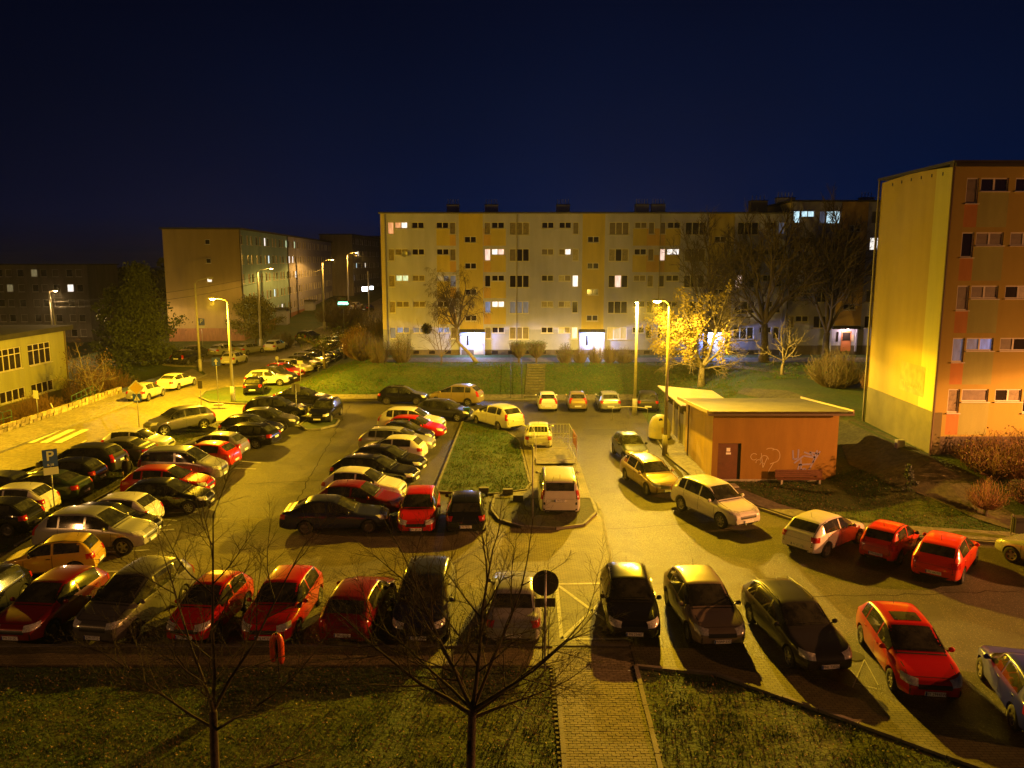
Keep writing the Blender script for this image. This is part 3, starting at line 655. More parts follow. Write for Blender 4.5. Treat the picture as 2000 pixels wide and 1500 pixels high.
CARS = [
 # nearest row, left to centre
 ('hatch', (-17.6, 24.4), -88, 'black', 'black hatchback cut off by the left edge, lying in deep shade', dict()),
 ('hatch', (-15.0, 24.3), -95, 'darkred', 'dark red hatchback with long slanting headlights at the lower left', dict(plate='F PN 5512K')),
 ('mpv', (-12.35, 24.5), -99, 'grey', 'dull grey people carrier with roof bars beside the dark red hatchback', dict(plate='F ZPN 0712')),
 ('small', (-9.75, 24.1), -96, 'red', 'red small car partly behind the left foreground tree', dict(plate='F PN 8123K')),
 ('hatch', (-7.45, 24.3), -92, 'red', 'bright red hatchback behind the red-orange U-shaped holder', dict(plate='F PN 4471L')),
 ('hatch', (-4.95, 24.3), 85, 'darkred', 'dark red hatchback seen from behind, right of the red-orange holder', dict(plate='R PN 0426J')),
 ('mpv', (-2.85, 24.5), -90, 'darkblue', 'blue-black people carrier facing us behind the bare tree', dict(plate='F SM 61GA')),
 ('sedan', (0.1, 24.6), 88, 'silver', 'silver saloon seen from behind beside the round sign', dict(plate='R PN 502M')),
 # nearest row, right
 ('hatch', (3.85, 24.55), -93, 'black', 'glossy black hatchback facing us beside the crossed white box', dict(plate='F PN 2346E')),
 ('hatch_long', (6.2, 24.2), -87, 'beige', 'grey-beige hatchback between the two black cars', dict(plate='F PNWP 5302')),
 ('estate', (8.7, 22.9), -84, 'darkgrey', 'charcoal estate car with rounded bonnet left of the bright red one', dict(plate='F PNL 7302N')),
 ('hatch_long', (11.4, 21.3), -97, 'red', 'bright red hatchback with a dark sunroof', dict(plate='F BY 2944EW', sun=True, style=1)),
 ('hatch', (13.7, 19.25), 76, 'blue', 'deep blue car cut off by the lower right corner', dict(style=0)),
 # right kerb row
 ('hatch', (12.95, 31.2), 38, 'white', 'pale white hatchback parked askew at the kerb, first of the right row', dict(plate='R PN 6032E', style=0)),
 ('boxy', (15.2, 30.2), 46, 'orangered', 'boxy orange-red small car with black rear bumper', dict(plate='R PN 01862')),
 ('hatch', (16.6, 28.7), 50, 'orangered', 'orange-red hatchback with dark tailgate, nearer one of the pair', dict(plate='R PN 64270', style=1)),
 ('hatch', (20.8, 28.6), 118, 'silver', 'silver car cut off by the right edge', dict()),
 # access lane
 ('suv', (9.3, 34.9), -64, 'white', 'white suv with dark multi-spoke wheels on the access lane', dict(style=1)),
 ('estate', (7.2, 39.9), -76, 'gold', 'pale gold estate car behind the white suv', dict(style=2)),
 ('small', (7.05, 45.9), -82, 'slate', 'slate grey small car with round headlights near the bell bin', dict(style=2)),
 ('minivan', (2.25, 37.1), 89, 'cream', 'cream minivan with roof rails parked beside the island', dict(plate='R PN 5187', style=2)),
 ('sedan', (1.7, 49.7), 88, 'cream', 'cream saloon behind the cage trailer', dict(style=2)),
 ('mpv', (-1.05, 54.9), 127, 'cream', 'pale cream people carrier turned away at the top of the island', dict(style=2)),
 ('small', (2.75, 61.6), 92, 'white', 'white hatchback at the foot of the steps', dict(detail=1)),
 ('small', (5.15, 61.7), 89, 'gold', 'pale gold hatchback second from the steps', dict(detail=1)),
 ('hatch', (7.65, 61.8), 90, 'silver', 'silver hatchback with tall red tail lights by the tall lamp', dict(detail=1)),
 ('hatch_long', (10.75, 61.9), 84, 'darkgrey', 'dark grey hatchback right of the tall lamp', dict(detail=1)),
 # top lane
 ('hatch', (-9.0, 64.0), -3, 'black', 'black hatchback side-on at the foot of the bank', dict(detail=1, style=2)),
 ('mpv', (-4.6, 63.7), 165, 'gold', 'golden people carrier facing left at the foot of the bank', dict(detail=1)),
 ('hatch_long', (-5.0, 57.6), -19, 'darkgrey', 'dark grey hatchback next to the green litter bin', dict(detail=1)),
 ('sedan', (-17.1, 63.4), -4, 'black', 'black saloon behind the sign seen from the back', dict(detail=1)),
 ('estate', (-13.9, 57.6), -92, 'black', 'black estate car facing us on the small island', dict(detail=1)),
 # central row, top to bottom
 ('suv', (-6.9, 53.2), -9, 'white', 'white suv at the top of the central row', dict()),
 ('hatch', (-6.45, 51.4), -9, 'red', 'bright red hatchback wedged below the white suv', dict()),
 ('small', (-6.8, 49.6), -8, 'black', 'black car with a pale bonnet shine below the red one', dict()),
 ('estate', (-7.1, 47.6), -8, 'silver', 'silver estate car with long side glass in the central row', dict()),
 ('hatch', (-7.1, 45.4), 172, 'white', 'white coupe with its tail to the island', dict()),
 ('hatch_long', (-6.95, 42.8), -12, 'black', 'black hatchback with lit headlight glass, upper of two', dict()),
 ('estate', (-7.25, 40.5), -12, 'black', 'long black car just above the white square hatchback', dict()),
 ('hatch', (-7.35, 37.9), -8, 'white', 'white square-backed hatchback in the central row', dict(style=2)),
 ('hatch', (-7.1, 35.5), -6, 'darkred', 'dark red hatchback behind the black saloon', dict()),
 ('sedan', (-7.75, 33.3), 3, 'darkblue', 'black saloon with bright window trim at the end of the central row', dict(style=2)),
 ('hatch', (-4.15, 34.0), -88, 'red', 'red hatchback facing us beside the black saloon', dict(plate='F PN 3817K')),
 ('hatch_long', (-2.05, 34.2), 92, 'black', 'black hatchback seen from behind at the island end', dict(plate='R PN 907H')),
 # left row of the car park, far to near
 ('suv', (-17.6, 57.6), 4, 'black', 'black car at the top end of the left row', dict(detail=1, style=1)),
 ('hatch', (-17.1, 54.2), 0, 'darkgrey', 'dark grey hatchback second in the left row', dict(detail=1)),
 ('hatch', (-17.5, 51.7), 0, 'black', 'black hatchback third in the left row', dict(detail=1)),
 ('estate', (-17.2, 49.0), 172, 'black', 'black estate car with red tail light glowing, nose to the verge', dict(style=0)),
 ('hatch', (-18.0, 46.2), 176, 'violet', 'violet-silver hatchback between black and orange cars', dict()),
 ('hatch', (-17.7, 43.8), 174, 'orangered', 'orange-red saloon-like hatchback in the left row', dict()),
 ('combo', (-17.6, 41.0), 0, 'silver', 'silver van with a long closed side', dict()),
 ('hatch_long', (-17.3, 38.4), 0, 'red', 'red hatchback in front of the silver van', dict()),
 ('hatch', (-16.3, 36.0), 2, 'black', 'black hatchback between the red and the white one in the left row', dict()),
 ('hatch', (-17.75, 33.6), 178, 'white', 'white hatchback with dark round rear window', dict()),
 ('hatch', (-17.1, 32.1), 0, 'black', 'black car mostly behind the silver suv', dict()),
 ('suv', (-17.0, 30.9), -1, 'silver', 'silver suv with five-spoke wheels at the near end of the left row', dict(style=0)),
 ('boxy', (-17.3, 28.3), 190, 'yellow', 'yellow-gold small boxy car with its tail to us', dict()),
 # street side
 ('suv', (-23.0, 53.4), -133, 'grey', 'grey-green suv on the verge beside the street', dict(style=0)),
 ('hatch', (-23.0, 47.3), 0, 'white', 'white hatchback nosing over the verge', dict(style=1)),
 ('sedan', (-23.3, 44.9), 180, 'grey', 'dark bronze saloon beside the white hatchback on the verge', dict(style=0)),
 ('suv', (-23.8, 42.4), 178, 'darkgrey', 'dark suv with tall red tail light by the walking person', dict()),
 ('hatch', (-23.5, 40.0), 180, 'black', 'black hatchback behind the parking sign', dict()),
 ('sedan', (-23.3, 37.5), 180, 'green', 'dark green saloon left of the parking sign', dict()),
 ('hatch', (-25.6, 37.3), 180, 'darkblue', 'dark car with a blue gleam, half hidden at the left edge', dict()),
 ('hatch', (-23.3, 35.1), 182, 'white', 'white hatchback in front of the parking sign at the left edge', dict()),
 ('hatch', (-22.7, 32.9), 180, 'black', 'black hatchback lowest at the left edge', dict()),
 # street
 ('hatch', (-31.2, 66.2), 87, 'silver', 'silver hatchback at the far kerb of the street', dict(detail=1)),
 ('sedan', (-31.0, 71.9), 83, 'cream', 'cream saloon in front of the silver hatchback at the far kerb', dict(detail=1)),
]
GS = 'cars parked along the street'
CARS2 = [
 ('suv', (-37.0, 89.0), 80, 'black', 'dark suv beside the conifer at the street bay'), ('hatch', (-38.6, 95.5), 80, 'darkgrey', 'dark car half hidden behind the dark suv'),
 ('estate', (-35.6, 97.5), 65, 'silver', 'silver car leftmost of the three pale ones below the blue sign'), ('hatch', (-33.0, 98.5), 65, 'silver', 'silver car in the middle of the three pale ones'),
 ('hatch', (-30.6, 101.5), 80, 'white', 'white hatchback by the concrete pole'), ('hatch', (-31.6, 89.0), 84, 'cream', 'cream hatchback driving away up the street'),
 ('suv', (-28.6, 110.0), 75, 'darkgrey', 'dark car turning at the far bend of the street'),
 ('hatch', (-23.0, 69.6), 100, 'black', 'black hatchback on the corner lawn, tail to us'), ('hatch', (-23.2, 73.6), 12, 'cream', 'cream hatchback, nearest in the angled street bays'),
 ('hatch', (-23.0, 76.0), -15, 'darkgrey', 'dark hatchback behind the cream one in the angled bays'), ('hatch', (-23.0, 78.7), -18, 'red', 'red hatchback in the angled street bays'),
 ('sedan', (-23.2, 82.0), -20, 'cream', 'long cream saloon above the red hatchback'), ('hatch', (-22.8, 85.0), -20, 'grey', 'grey hatchback above the cream saloon in the bays'),
 ('estate', (-22.8, 88.0), -20, 'silver', 'silver estate car half behind the first young tree'), ('hatch', (-22.6, 91.0), -20, 'black', 'black hatchback between the two young trees'),
 ('hatch', (-22.5, 94.0), -20, 'darkgrey', 'dark hatchback beyond the first young tree'), ('hatch', (-22.4, 97.0), -20, 'green', 'dark green car gleaming by the second young tree'),
 ('hatch', (-22.6, 100.5), -20, 'silver', 'silver car beyond the second young tree'), ('sedan', (-23.6, 105.0), -10, 'cream', 'cream car in the middle of the far bays'),
 ('hatch', (-20.8, 106.0), 60, 'greenlit', 'pale car with the green pharmacy light put into its paint'), ('hatch', (-23.5, 111.0), -10, 'white', 'white car at the far end of the bays'),
 ('suv', (-31.2, 158.0), 80, 'white', 'white car on the distant rise beside the long block'), ('hatch', (-33.8, 160.0), 80, 'black', 'black car on the distant rise'), ('hatch', (-28.6, 156.0), 80, 'black', 'dark car right of the white one on the distant rise')]
for k_, p_, h__, c_, l_, e_ in CARS:
    if 'plate' in e_: e_ = dict(e_); e_['plate'] = (e_['plate'][0], e_['plate'][2:])
    car(k_, p_, h__, c_, l_, **e_)
for k_, p_, h__, c_, l_ in CARS2: car(k_, p_, h__, c_, l_, group=GS, detail=1 if p_[1] < 80 else 0)
# ------------------------------------------------------------------ buildings
PLG = mat('plaster_grey', (0.42, 0.42, 0.64), 0.9, noise=0.14, nscale=0.35, bump=0.15, bscale=20, detail=8)
PLY = mat('plaster_yellow', (0.50, 0.40, 0.11), 0.9, noise=0.14, nscale=0.4, bump=0.15, bscale=20, detail=8)
PLO = mat('plaster_ochre', (0.52, 0.33, 0.10), 0.9, noise=0.14, nscale=0.6, bump=0.15, detail=8)
PLV = mat('plaster_violet', (0.36, 0.34, 0.50), 0.9, noise=0.12, nscale=0.5, bump=0.15, detail=8)
PLGR = mat('plaster_green', (0.30, 0.31, 0.09), 0.9, noise=0.12, nscale=0.5, bump=0.15, detail=8)
PLGAB = mat('plaster_gable', (0.36, 0.28, 0.055), 0.9, noise=0.10, nscale=0.3, bump=0.15, detail=8)
PLGAB2 = mat('plaster_gable_olive', (0.42, 0.40, 0.10), 0.9, noise=0.10, nscale=0.3, bump=0.15, detail=8)
PLC = mat('plaster_cream', (0.50, 0.42, 0.26), 0.9, noise=0.12, nscale=0.4, bump=0.15, detail=8)
PLDK = mat('plinth_dark', (0.10, 0.08, 0.06), 0.85, noise=0.25, nscale=2, bump=0.3)
PLPB = mat('plaster_brick', (0.26, 0.12, 0.07), 0.9, noise=0.2, nscale=2)
PLPL = mat('plaster_palegreen', (0.24, 0.38, 0.44), 0.9, noise=0.15, nscale=0.5, detail=8)
PLFAR = mat('plaster_far', (0.20, 0.17, 0.14), 0.9, noise=0.2, nscale=0.5)
PLWALL = mat('plaster_white', (0.30, 0.31, 0.42), 0.9, noise=0.1, nscale=1.0)
ROOF = mat('roof_felt', (0.035, 0.032, 0.028), 0.85, noise=0.3, nscale=0.8)
TIN = mat('sheet_tin', (0.22, 0.20, 0.16), 0.5, 0.3, noise=0.2, nscale=2)
FRAME = mat('window_frame', (0.62, 0.58, 0.50), 0.6)
FRD = mat('window_frame_brown', (0.10, 0.05, 0.035), 0.6)
PD = mat('pane_dark', (0.022, 0.016, 0.014), 0.12, spec=0.6)
PC = mat('pane_curtain', (0.22, 0.18, 0.11), 0.35, noise=0.5, nscale=5)
PR = mat('pane_roller', (0.16, 0.13, 0.10), 0.5, noise=0.3, nscale=3)
LW = emis('pane_lit_white', (1.0, 0.92, 0.84), 1.3, tex=0.5)
LP = emis('pane_lit_pink', (1.0, 0.68, 0.56), 1.1, tex=0.5)
LO = emis('pane_lit_orange', (1.0, 0.48, 0.20), 0.75, tex=0.6)
LC = emis('pane_lit_cyan', (0.60, 0.88, 1.0), 1.1, tex=0.5)
LB = emis('pane_lit_blue', (0.30, 0.42, 1.0), 0.32, tex=0.7)
LB2 = emis('pane_lit_dimblue', (0.32, 0.36, 0.55), 0.16, tex=0.7)
LG = emis('pane_lit_green', (0.80, 1.0, 0.60), 0.8, tex=0.6)
LD = emis('pane_lit_dim', (0.75, 0.62, 0.30), 0.22, tex=0.6)
PM = {'d': PD, 'c': PC, 'r': PR, 'w': LW, 'p': LP, 'o': LO, 'y': LC, 'b': LB, 'i': LB2, 'g': LG, 'm': LD}
WCACHE = {}
def window_mesh(wd, ht, n, cols, split=0):
    k = ('f', round(wd, 2), round(ht, 2), n, cols, split)
    if k not in WCACHE:
        f = MB(); t = 0.055
        f.box(-wd / 2, wd / 2, -.03, .04, -ht / 2, -ht / 2 + t); f.box(-wd / 2, wd / 2, -.03, .04, ht / 2 - t, ht / 2)
        f.box(-wd / 2, -wd / 2 + t, -.03, .04, -ht / 2 + t, ht / 2 - t); f.box(wd / 2 - t, wd / 2, -.03, .04, -ht / 2 + t, ht / 2 - t)
        for a in range(1, n): x = -wd / 2 + wd * a / n; f.box(x - t * .8, x + t * .8, -.032, .04, -ht / 2 + t, ht / 2 - t)
        if split: z = ht / 2 - ht * split; f.box(-wd / 2 + t, wd / 2 - t, -.031, .038, z - t * .6, z + t * .6)
        f.box(-wd / 2 - .05, wd / 2 + .05, -.20, -.031, -ht / 2 - .05, -ht / 2 - .01)
        WCACHE[k] = f.mesh('window', FRD if cols == 'brown' else FRAME)
    return WCACHE[k]
def pane_mesh(wd, ht):
    k = ('p', round(wd, 2), round(ht, 2))
    if k not in WCACHE:
        f = MB(); f.box(-wd / 2, wd / 2, -.004, .004, -ht / 2, ht / 2); WCACHE[k] = f.mesh('pane', PD)
    return WCACHE[k]
def window(parent, x, z, wd, ht, n=2, code='d', depth=0.10, frame='', split=0, label=None):
    """local facade coordinates: x along, z up, -y outwards"""
    o = link('window', window_mesh(wd, ht, n, frame, split), parent, (x, depth, z))
    if label: o['label'] = label
    pw = wd / n - 0.10
    for a in range(n):
        m = PM[code[a % len(code)]]; p = link('pane', pane_mesh(pw, ht - .12), o, (-wd / 2 + wd * (a + .5) / n, 0.012, 0))
        if m is not PD: p.material_slots[0].link = 'OBJECT'; p.material_slots[0].material = m
    return o
def wall(name, parent, x0, x1, z0, z1, holes, mats, matfn=None, breaks=(), zbreaks=(), depth=0.16):
    xs = {x0, x1} | set(b for b in breaks if x0 < b < x1); zs = {z0, z1} | set(b for b in zbreaks if z0 < b < z1)
    for (a, b, c, d) in holes: xs |= {max(a, x0), min(b, x1)}; zs |= {c, d}
    xs = sorted(xs); zs = sorted(zs); mb = MB()
    xs = [xs[0]] + [b for a, b in zip(xs, xs[1:]) if b - a > 1e-4]; zs = [zs[0]] + [b for a, b in zip(zs, zs[1:]) if b - a > 1e-4]
    for i in range(len(xs) - 1):
        cx = (xs[i] + xs[i + 1]) / 2
        for j in range(len(zs) - 1):
            cz = (zs[j] + zs[j + 1]) / 2
            if any(a < cx < b and c < cz < d for a, b, c, d in holes): continue
            mb.face([(xs[i], 0, zs[j]), (xs[i + 1], 0, zs[j]), (xs[i + 1], 0, zs[j + 1]), (xs[i], 0, zs[j + 1])], matfn(cx, cz) if matfn else 0)
    for a, b, c, d in holes:
        m = matfn((a + b) / 2, d + .05) if matfn else 0
        mb.face([(a, 0, c), (a, 0, d), (a, depth, d), (a, depth, c)], m); mb.face([(b, 0, d), (b, 0, c), (b, depth, c), (b, depth, d)], m)
        mb.face([(a, 0, d), (b, 0, d), (b, depth, d), (a, depth, d)], m); mb.face([(b, 0, c), (a, 0, c), (a, depth, c), (b, depth, c)], m)
        mb.face([(a, depth, c), (b, depth, c), (b, depth, d), (a, depth, d)], m)
    return mb.build(name, mats, parent)
def facade(root, wins, x0, x1, z0, z1, mats, matfn=None, breaks=(), zbreaks=(), name='wall'):
    holes = [(x - w_ / 2, x + w_ / 2, z - h / 2, z + h / 2) for x, z, w_, h, *_ in wins]
    o = wall(name, root, x0, x1, z0, z1, holes, mats, matfn, breaks, zbreaks)
    for x, z, w_, h, n, code, *r in wins: window(root, x, z, w_ - .002, h - .002, n, code, 0.09, *(r or ()))
    return o
def chimney(root, x, y, z, wd, dp, ht, pots=5, mt=PLG):
    c = MB(); c.box(x, x + wd, y, y + dp, z, z + ht); o = c.build('chimney', mt, root)
    c = MB(); c.box(x - .06, x + wd + .06, y - .06, y + dp + .06, z + ht, z + ht + .07); c.build('chimney_cap', ROOF, o)
    for k in range(pots):
        p = MB(); px_ = x + wd * (k + .5) / pots; p.tube([(px_, y + dp / 2, z + ht + .07), (px_, y + dp / 2, z + ht + .6)], .035, 6); p.build('chimney_pipe', STEEL, o)
def entrance(root, x0, x1, zb, tint, lamp_col, power, dx=0.75, orange=False):
    """white lit recess with canopy, door and notice board; local facade coordinates"""
    m = MB(); m.box(x0, x1, -0.9, 0.0, zb + 2.35, zb + 2.62); cn = m.build('canopy', ROOF, root)
    m = MB(); m.box(x0, x0 + .14, -.25, -.002, zb, zb + 2.345); m.box(x1 - .14, x1, -.25, -.002, zb, zb + 2.345); m.build('porch_wall', PLWALL, root)
    xm = lerp(x0, x1, dx)
    m = MB(); m.box(xm - .5, xm + .5, -.06, -.004, zb + .02, zb + 2.1); d = m.build('door', mat('door_cream', (0.50, 0.42, 0.32), 0.5) if not orange else mat('door_orange', (0.45, 0.16, 0.07), 0.5), root)
    m = MB(); m.box(xm - .40, xm + .40, -.075, -.062, zb + 1.1, zb + 1.95); m.build('door_glass', PD if orange else mat('door_pane', (0.25, 0.24, 0.22), 0.2), d)
    m = MB(); m.tube([(xm + .40, -.09, zb + .95), (xm + .40, -.09, zb + 1.15)], .015, 5); m.build('door_handle', CHROME, d)
    m = MB(); m.box(x0 + .7, x0 + .9, -.03, -.004, zb + 1.0, zb + 2.0); m.build('side_light', PD, root)
    m = MB(); m.box(x1 - .75, x1 - .25, -.03, -.004, zb + 1.0, zb + 1.7); m.build('notice_board', mat('notice_board', (0.5, 0.42, 0.30), 0.6), root)
    lx = (x0 + x1) / 2 + .2
    m = MB(); m.lathe([(.001, -.09), (.10, -.07), (.13, 0), (.0, 0.001)], 12, (lx, -.62, zb + 2.34)); lo = m.build('canopy_lamp', emis('lamp_' + tint, lamp_col, 25.0, sample=False), root)
    L = bpy.data.lights.new('canopy_light', 'POINT'); L.energy = power; L.color = lamp_col; L.shadow_soft_size = .08
    link('canopy_light', L, root, (lx, -.62, zb + 2.1))
PXM = 0.0511
def X(px): return (px - 1000) * PXM
# ---- long block
B0 = 80.0; ZB = 2.1
root = empty('apartment_block', (0, B0, 0)); tag(root, 'long five-storey grey block with yellow stair strips and blue-lit entrances', 'apartment block')
ZR = [15.12 - 2.62 * k for k in range(5)]
wins = []
def small(px0, px1, r, code, dz=0, n=2): wins.append((X((px0 + px1) / 2), ZR[r] + .02 + dz, (px1 - px0) * PXM, .62, n, code))
def tall(px0, px1, r, code, dz=0): wins.append((X((px0 + px1) / 2), ZR[r] - .27 + dz, (px1 - px0) * PXM, 1.20, 1, code))
def trip(px0, px1, r, code, dz=0): wins.append((X((px0 + px1) / 2), ZR[r] - .30 + dz, (px1 - px0) * PXM, 1.26, 3, code))
codes = {  # row by row: code letters per column
 'c1t': 'occci', 'c1s': ('ow', 'cc', 'gg', 'rr', 'bi'), 'c2': ('dd', 'dd', 'cc', 'cc', 'ii'), 'c3s': ('dd', 'dd', 'mi', 'dd', 'bb'), 'c3t': 'rrimr',
 'c5t': 'cpdbc', 'c5s': ('dd', 'wp', 'dd', 'ww', 'dd'), 'c6': ('ccc', 'rdd', 'ddd', 'iii', 'rrr'), 'c7': ('dd', 'rr', 'dd', 'cc', 'dd'), 'c8s': ('dd', 'rw', 'cr', 'rc', 'mr'), 'c8t': 'rcwdp',
 'c10': ('rrr', 'cdc', 'dpd', 'ddd', 'mmm'), 'c11s': ('rr', 'dd', 'cc', 'dd', 'dd'), 'c11t': 'rrcdd', 'c12t': 'rpddd', 'c12s': ('dd', 'ww', 'dd', 'dd', 'dd'),
 'c13': ('ddd', 'rrr', 'ddd', 'ddd', 'ddd'), 'c15': ('ddd', 'ddd', 'pdd', 'ddd', 'ddd'), 'c16s': ('dd', 'dd', 'dd', 'dd', 'dd'), 'c16t': 'idddd'}
for r in range(5):
    g = lambda k: codes[k][r]
    tall(757, 769, r, g('c1t')); small(771, 796, r, g('c1s')); small(804, 828, r, g('c2')); small(852, 876, r, g('c3s')); tall(878, 890, r, g('c3t'))
    tall(946, 958, r, g('c5t')); small(960, 985, r, g('c5s')); trip(995, 1034, r, g('c6')); small(1058, 1082, r, g('c7')); small(1092, 1116, r, g('c8s')); tall(1119, 1131, r, g('c8t'))
    trip(1190, 1229, r, g('c10')); small(1240, 1264, r, g('c11s')); tall(1267, 1279, r, g('c11t')); tall(1289, 1301, r, g('c12t')); small(1304, 1329, r, g('c12s'))
    trip(1339, 1380, r, g('c13')); trip(1441, 1482, r, g('c15')); small(1493, 1517, r, g('c16s')); tall(1521, 1533, r, g('c16t'))
    if r < 4:
        for a, b in ((907, 930), (1148, 1171), (1397, 1420)): small(a, b, r, 'dd', -1.40)
brk = [X(q) for q in (743, 750, 896, 943, 1138, 1182, 1385, 1435, 852, 890, 944, 988, 958, 1237, 1264, 1300, 1330)]
zb = [ZR[k] - .88 for k in range(5)] + [ZR[k] - 2.0 for k in range(5)] + [15.95, 15.6, ZB + 2.62, ZB + .55]
def mf(x, z):
    px = x / PXM + 1000
    if z < ZB + .55: return 4
    if z < ZB + 2.62: return 5
    for a, b in ((896, 943), (1138, 1182), (1385, 1435)):
        if a < px < b: return 1
    if px < 750: return 6
    if z > 15.6: return 0
    for a, b, rows in ((852, 890, (0, 1, 2, 3)), (944, 988, (0, 1, 2, 3)), (1237, 1330, (0, 1))):
        if a < px < b:
            for k in rows:
                if ZR[k] - 2.0 < z < ZR[k] - .3:
                    return 2 if (878 < px < 896 or 944 <= px < 958 or 1264 < px < 1300) else 1
    if z > 15.95: return 0
    return 3 if px > 1545 else 0
XR = X(1545)
facade(root, wins, X(743), XR, ZB - .4, 16.25, [PLG, PLY, PLO, PLV, PLDK, PLWALL, PLC], mf, brk, zb)
m = MB(); m.box(X(743), XR, .17, 11.0, ZB - .5, 16.2); m.build('building_core', PLG, root)
m = MB(); m.box(X(743) - .15, XR, -.35, 11.2, 16.25, 16.42); rf = m.build('roof', ROOF, root)
m = MB(); m.tube([(X(743) - .1, -.38, 16.30), (XR, -.38, 16.30)], .07, 6); m.build('gutter', TIN, root)
for a, b, h in ((868, 893, .55), (945, 972, .55), (1090, 1117, .55), (1250, 1277, .6), (1283, 1310, .6)): chimney(root, X(a), 3, 16.42, (b - a) * PXM, .9, h + .35)
for k, (a, b) in enumerate(((896, 946), (1134, 1184), (1372, 1424))):
    entrance(root, X(a), X(b), ZB + .03, 'cold', (0.34, 0.46, 1.0), 1100.0 * (1, 1.1, 1.0)[k])
for px_ in (752, 1010, 1290, 1536):
    m = MB(); m.tube([(X(px_), -.08, ZB), (X(px_), -.08, 16.2)], .045, 6); m.build('downpipe', TIN, root)
for px_ in list(range(770, 890, 32)) + list(range(960, 1130, 32)) + list(range(1200, 1370, 32)) + list(range(1440, 1530, 32)):
    m = MB(); m.box(X(px_), X(px_) + .6, -.012, .0, ZB + .12, ZB + .46); m.build('basement_window', PD, root)
m = MB()                                   # satellite dish on the left
m.lathe([(.001, .06), (.15, .04), (.30, 0)], 14, (X(790), -.35, 12.3), axis='y'); m.tube([(X(790), 0, 12.3), (X(790), -.32, 12.3)], .02, 5); m.build('satellite_dish', STEEL, root)
# ---- taller right section
root = empty('apartment_block', (0, B0 + .3, 0)); tag(root, 'taller end section of the long block, grey with a dim yellow stair strip', 'apartment block')
wins = []; D = 1.12
for r in range(5):
    q = (('y', 'yy', 'iyy'), ('d', 'dd', 'ddd'), ('d', 'dd', 'ddd'), ('d', 'dd', 'ddd'), ('c', 'dd', 'ddd'))[r]
    tall(1551, 1564, r, q[0], D); small(1566, 1592, r, q[1], D); trip(1602, 1643, r, q[2], D); trip(1704, 1745, r, ('rdd', 'wwc', 'rrr', 'ccc', 'ddd')[r], D)
    small(1755, 1780, r, 'dd', D)
    if r < 4: small(1660, 1684, r, 'dd', D - 1.42)
def mf2(x, z):
    px = x / PXM + 1000
    if z < ZB + .95: return 2
    if z < ZB + 3.0: return 3
    return 1 if 1645 < px < 1697 else 0
facade(root, wins, XR + .02, X(1860), ZB - .4, 17.45, [PLV, PLO, PLDK, PLWALL], mf2, [X(1645), X(1697)], [ZB + .95, ZB + 3.0])
m = MB(); m.box(XR + .02, X(1860), .17, 11, ZB - .5, 17.4); m.build('building_core', PLC, root)
m = MB(); m.box(XR - .1, X(1860), -.35, 11.2, 17.45, 17.6); m.build('roof', ROOF, root)
chimney(root, X(1497), 5, 16.4, 1.7, 1.2, 1.5, 4, PLC); chimney(root, X(1538), 3, 17.6, 1.8, .9, .45, 5); chimney(root, X(1708), 3, 17.6, 1.3, .9, .45, 4)
entrance(root, X(1636), X(1690), ZB + .35, 'warm', (1.0, 0.66, 0.58), 170.0, .62, True)
m = MB(); m.tube([(X(1548), -.08, ZB), (X(1548), -.08, 17.3)], .05, 6); m.build('downpipe', TIN, root)
# ---- right block: front facade towards us, yellow gable towards the car park
root = empty('apartment_block', (21.6, 39.5, 0)); tag(root, 'five-storey block at the right with tall yellow gable and brown plinth', 'apartment block')
wins = []
for r in range(5):
    z = 15.35 - 2.615 * r
    cc = (('r', 'dd'), ('d', 'rr'), ('r', 'rr'), ('i', 'ib'), ('c', 'r'))[r]
    wins.append((0.93, z - .29, .60, 1.22, 1, cc[0]))
    wins.append((2.0, z, 1.36, .64, len(cc[1]), cc[1]))
    for k in range(5):
        x = 3.35 + k * 3.4
        wins.append((x + .35, z, 1.36, .64, 2, 'rd' if (r + k) % 2 else 'dc')); wins.append((x + 1.42, z - .29, .60, 1.22, 1, 'd'))
def mf3(x, z):
    if z < 2.75: return 3
    for r in range(5):
        zz = 15.35 - 2.615 * r
        if zz - 2.05 < z < zz - .33:
            if .62 < x < 1.26 and z < zz - .9: return 2
            if 1.28 < x < 2.75: return 1
    return 0
facade(root, wins, .02, 22, .3, 16.2, [PLGAB, PLGR, mat('plaster_orange', (0.42, 0.19, 0.05), 0.9, noise=.1, nscale=1), PLDK], mf3,
       [.62, 1.26, 1.28, 2.75], [2.75] + [15.35 - 2.615 * r - 2.05 for r in range(5)] + [15.35 - 2.615 * r - .9 for r in range(5)])
m = MB(); m.box(.5, 22, .17, 8.3, .2, 16.1); m.build('building_core', PLC, root)
# gable, with the shallow bow of its roof line and the olive strip
GL = 8.4; mb = MB(); n = 14
for k in range(n):
    y0, y1 = GL * k / n, GL * (k + 1) / n; t0 = lambda y: 16.2 + .14 * math.sin(PI * min(1, y / GL))
    o0, o1 = .039 * y0, .039 * y1; mi = 1 if y1 < 2.05 else 0
    mb.face([(o1, y1, 4.0), (o0, y0, 4.0), (o0, y0, t0(y0)), (o1, y1, t0(y1))], mi)
mb.build('gable_wall', [PLGAB, PLGAB2], root)
mb = MB(); mb.prism([(-.03, -.03), (.4, -.03), (.4, GL), (.039 * GL - .03, GL)], .3, 4.0); mb.build('gable_plinth', mat('plinth_olive', (0.135, 0.12, 0.045), 0.9, noise=.2, nscale=.8, bump=.2), root)
mb = MB(); mb.prism([(-.18, -.25), (22, -.25), (22, GL + .2), (.15, GL + .2)], 16.36, 16.48); mb.prism([(-.1, -.28), (22, -.28), (22, .3), (-.1, .3)], 16.2, 16.355); mb.build('roof', ROOF, root)
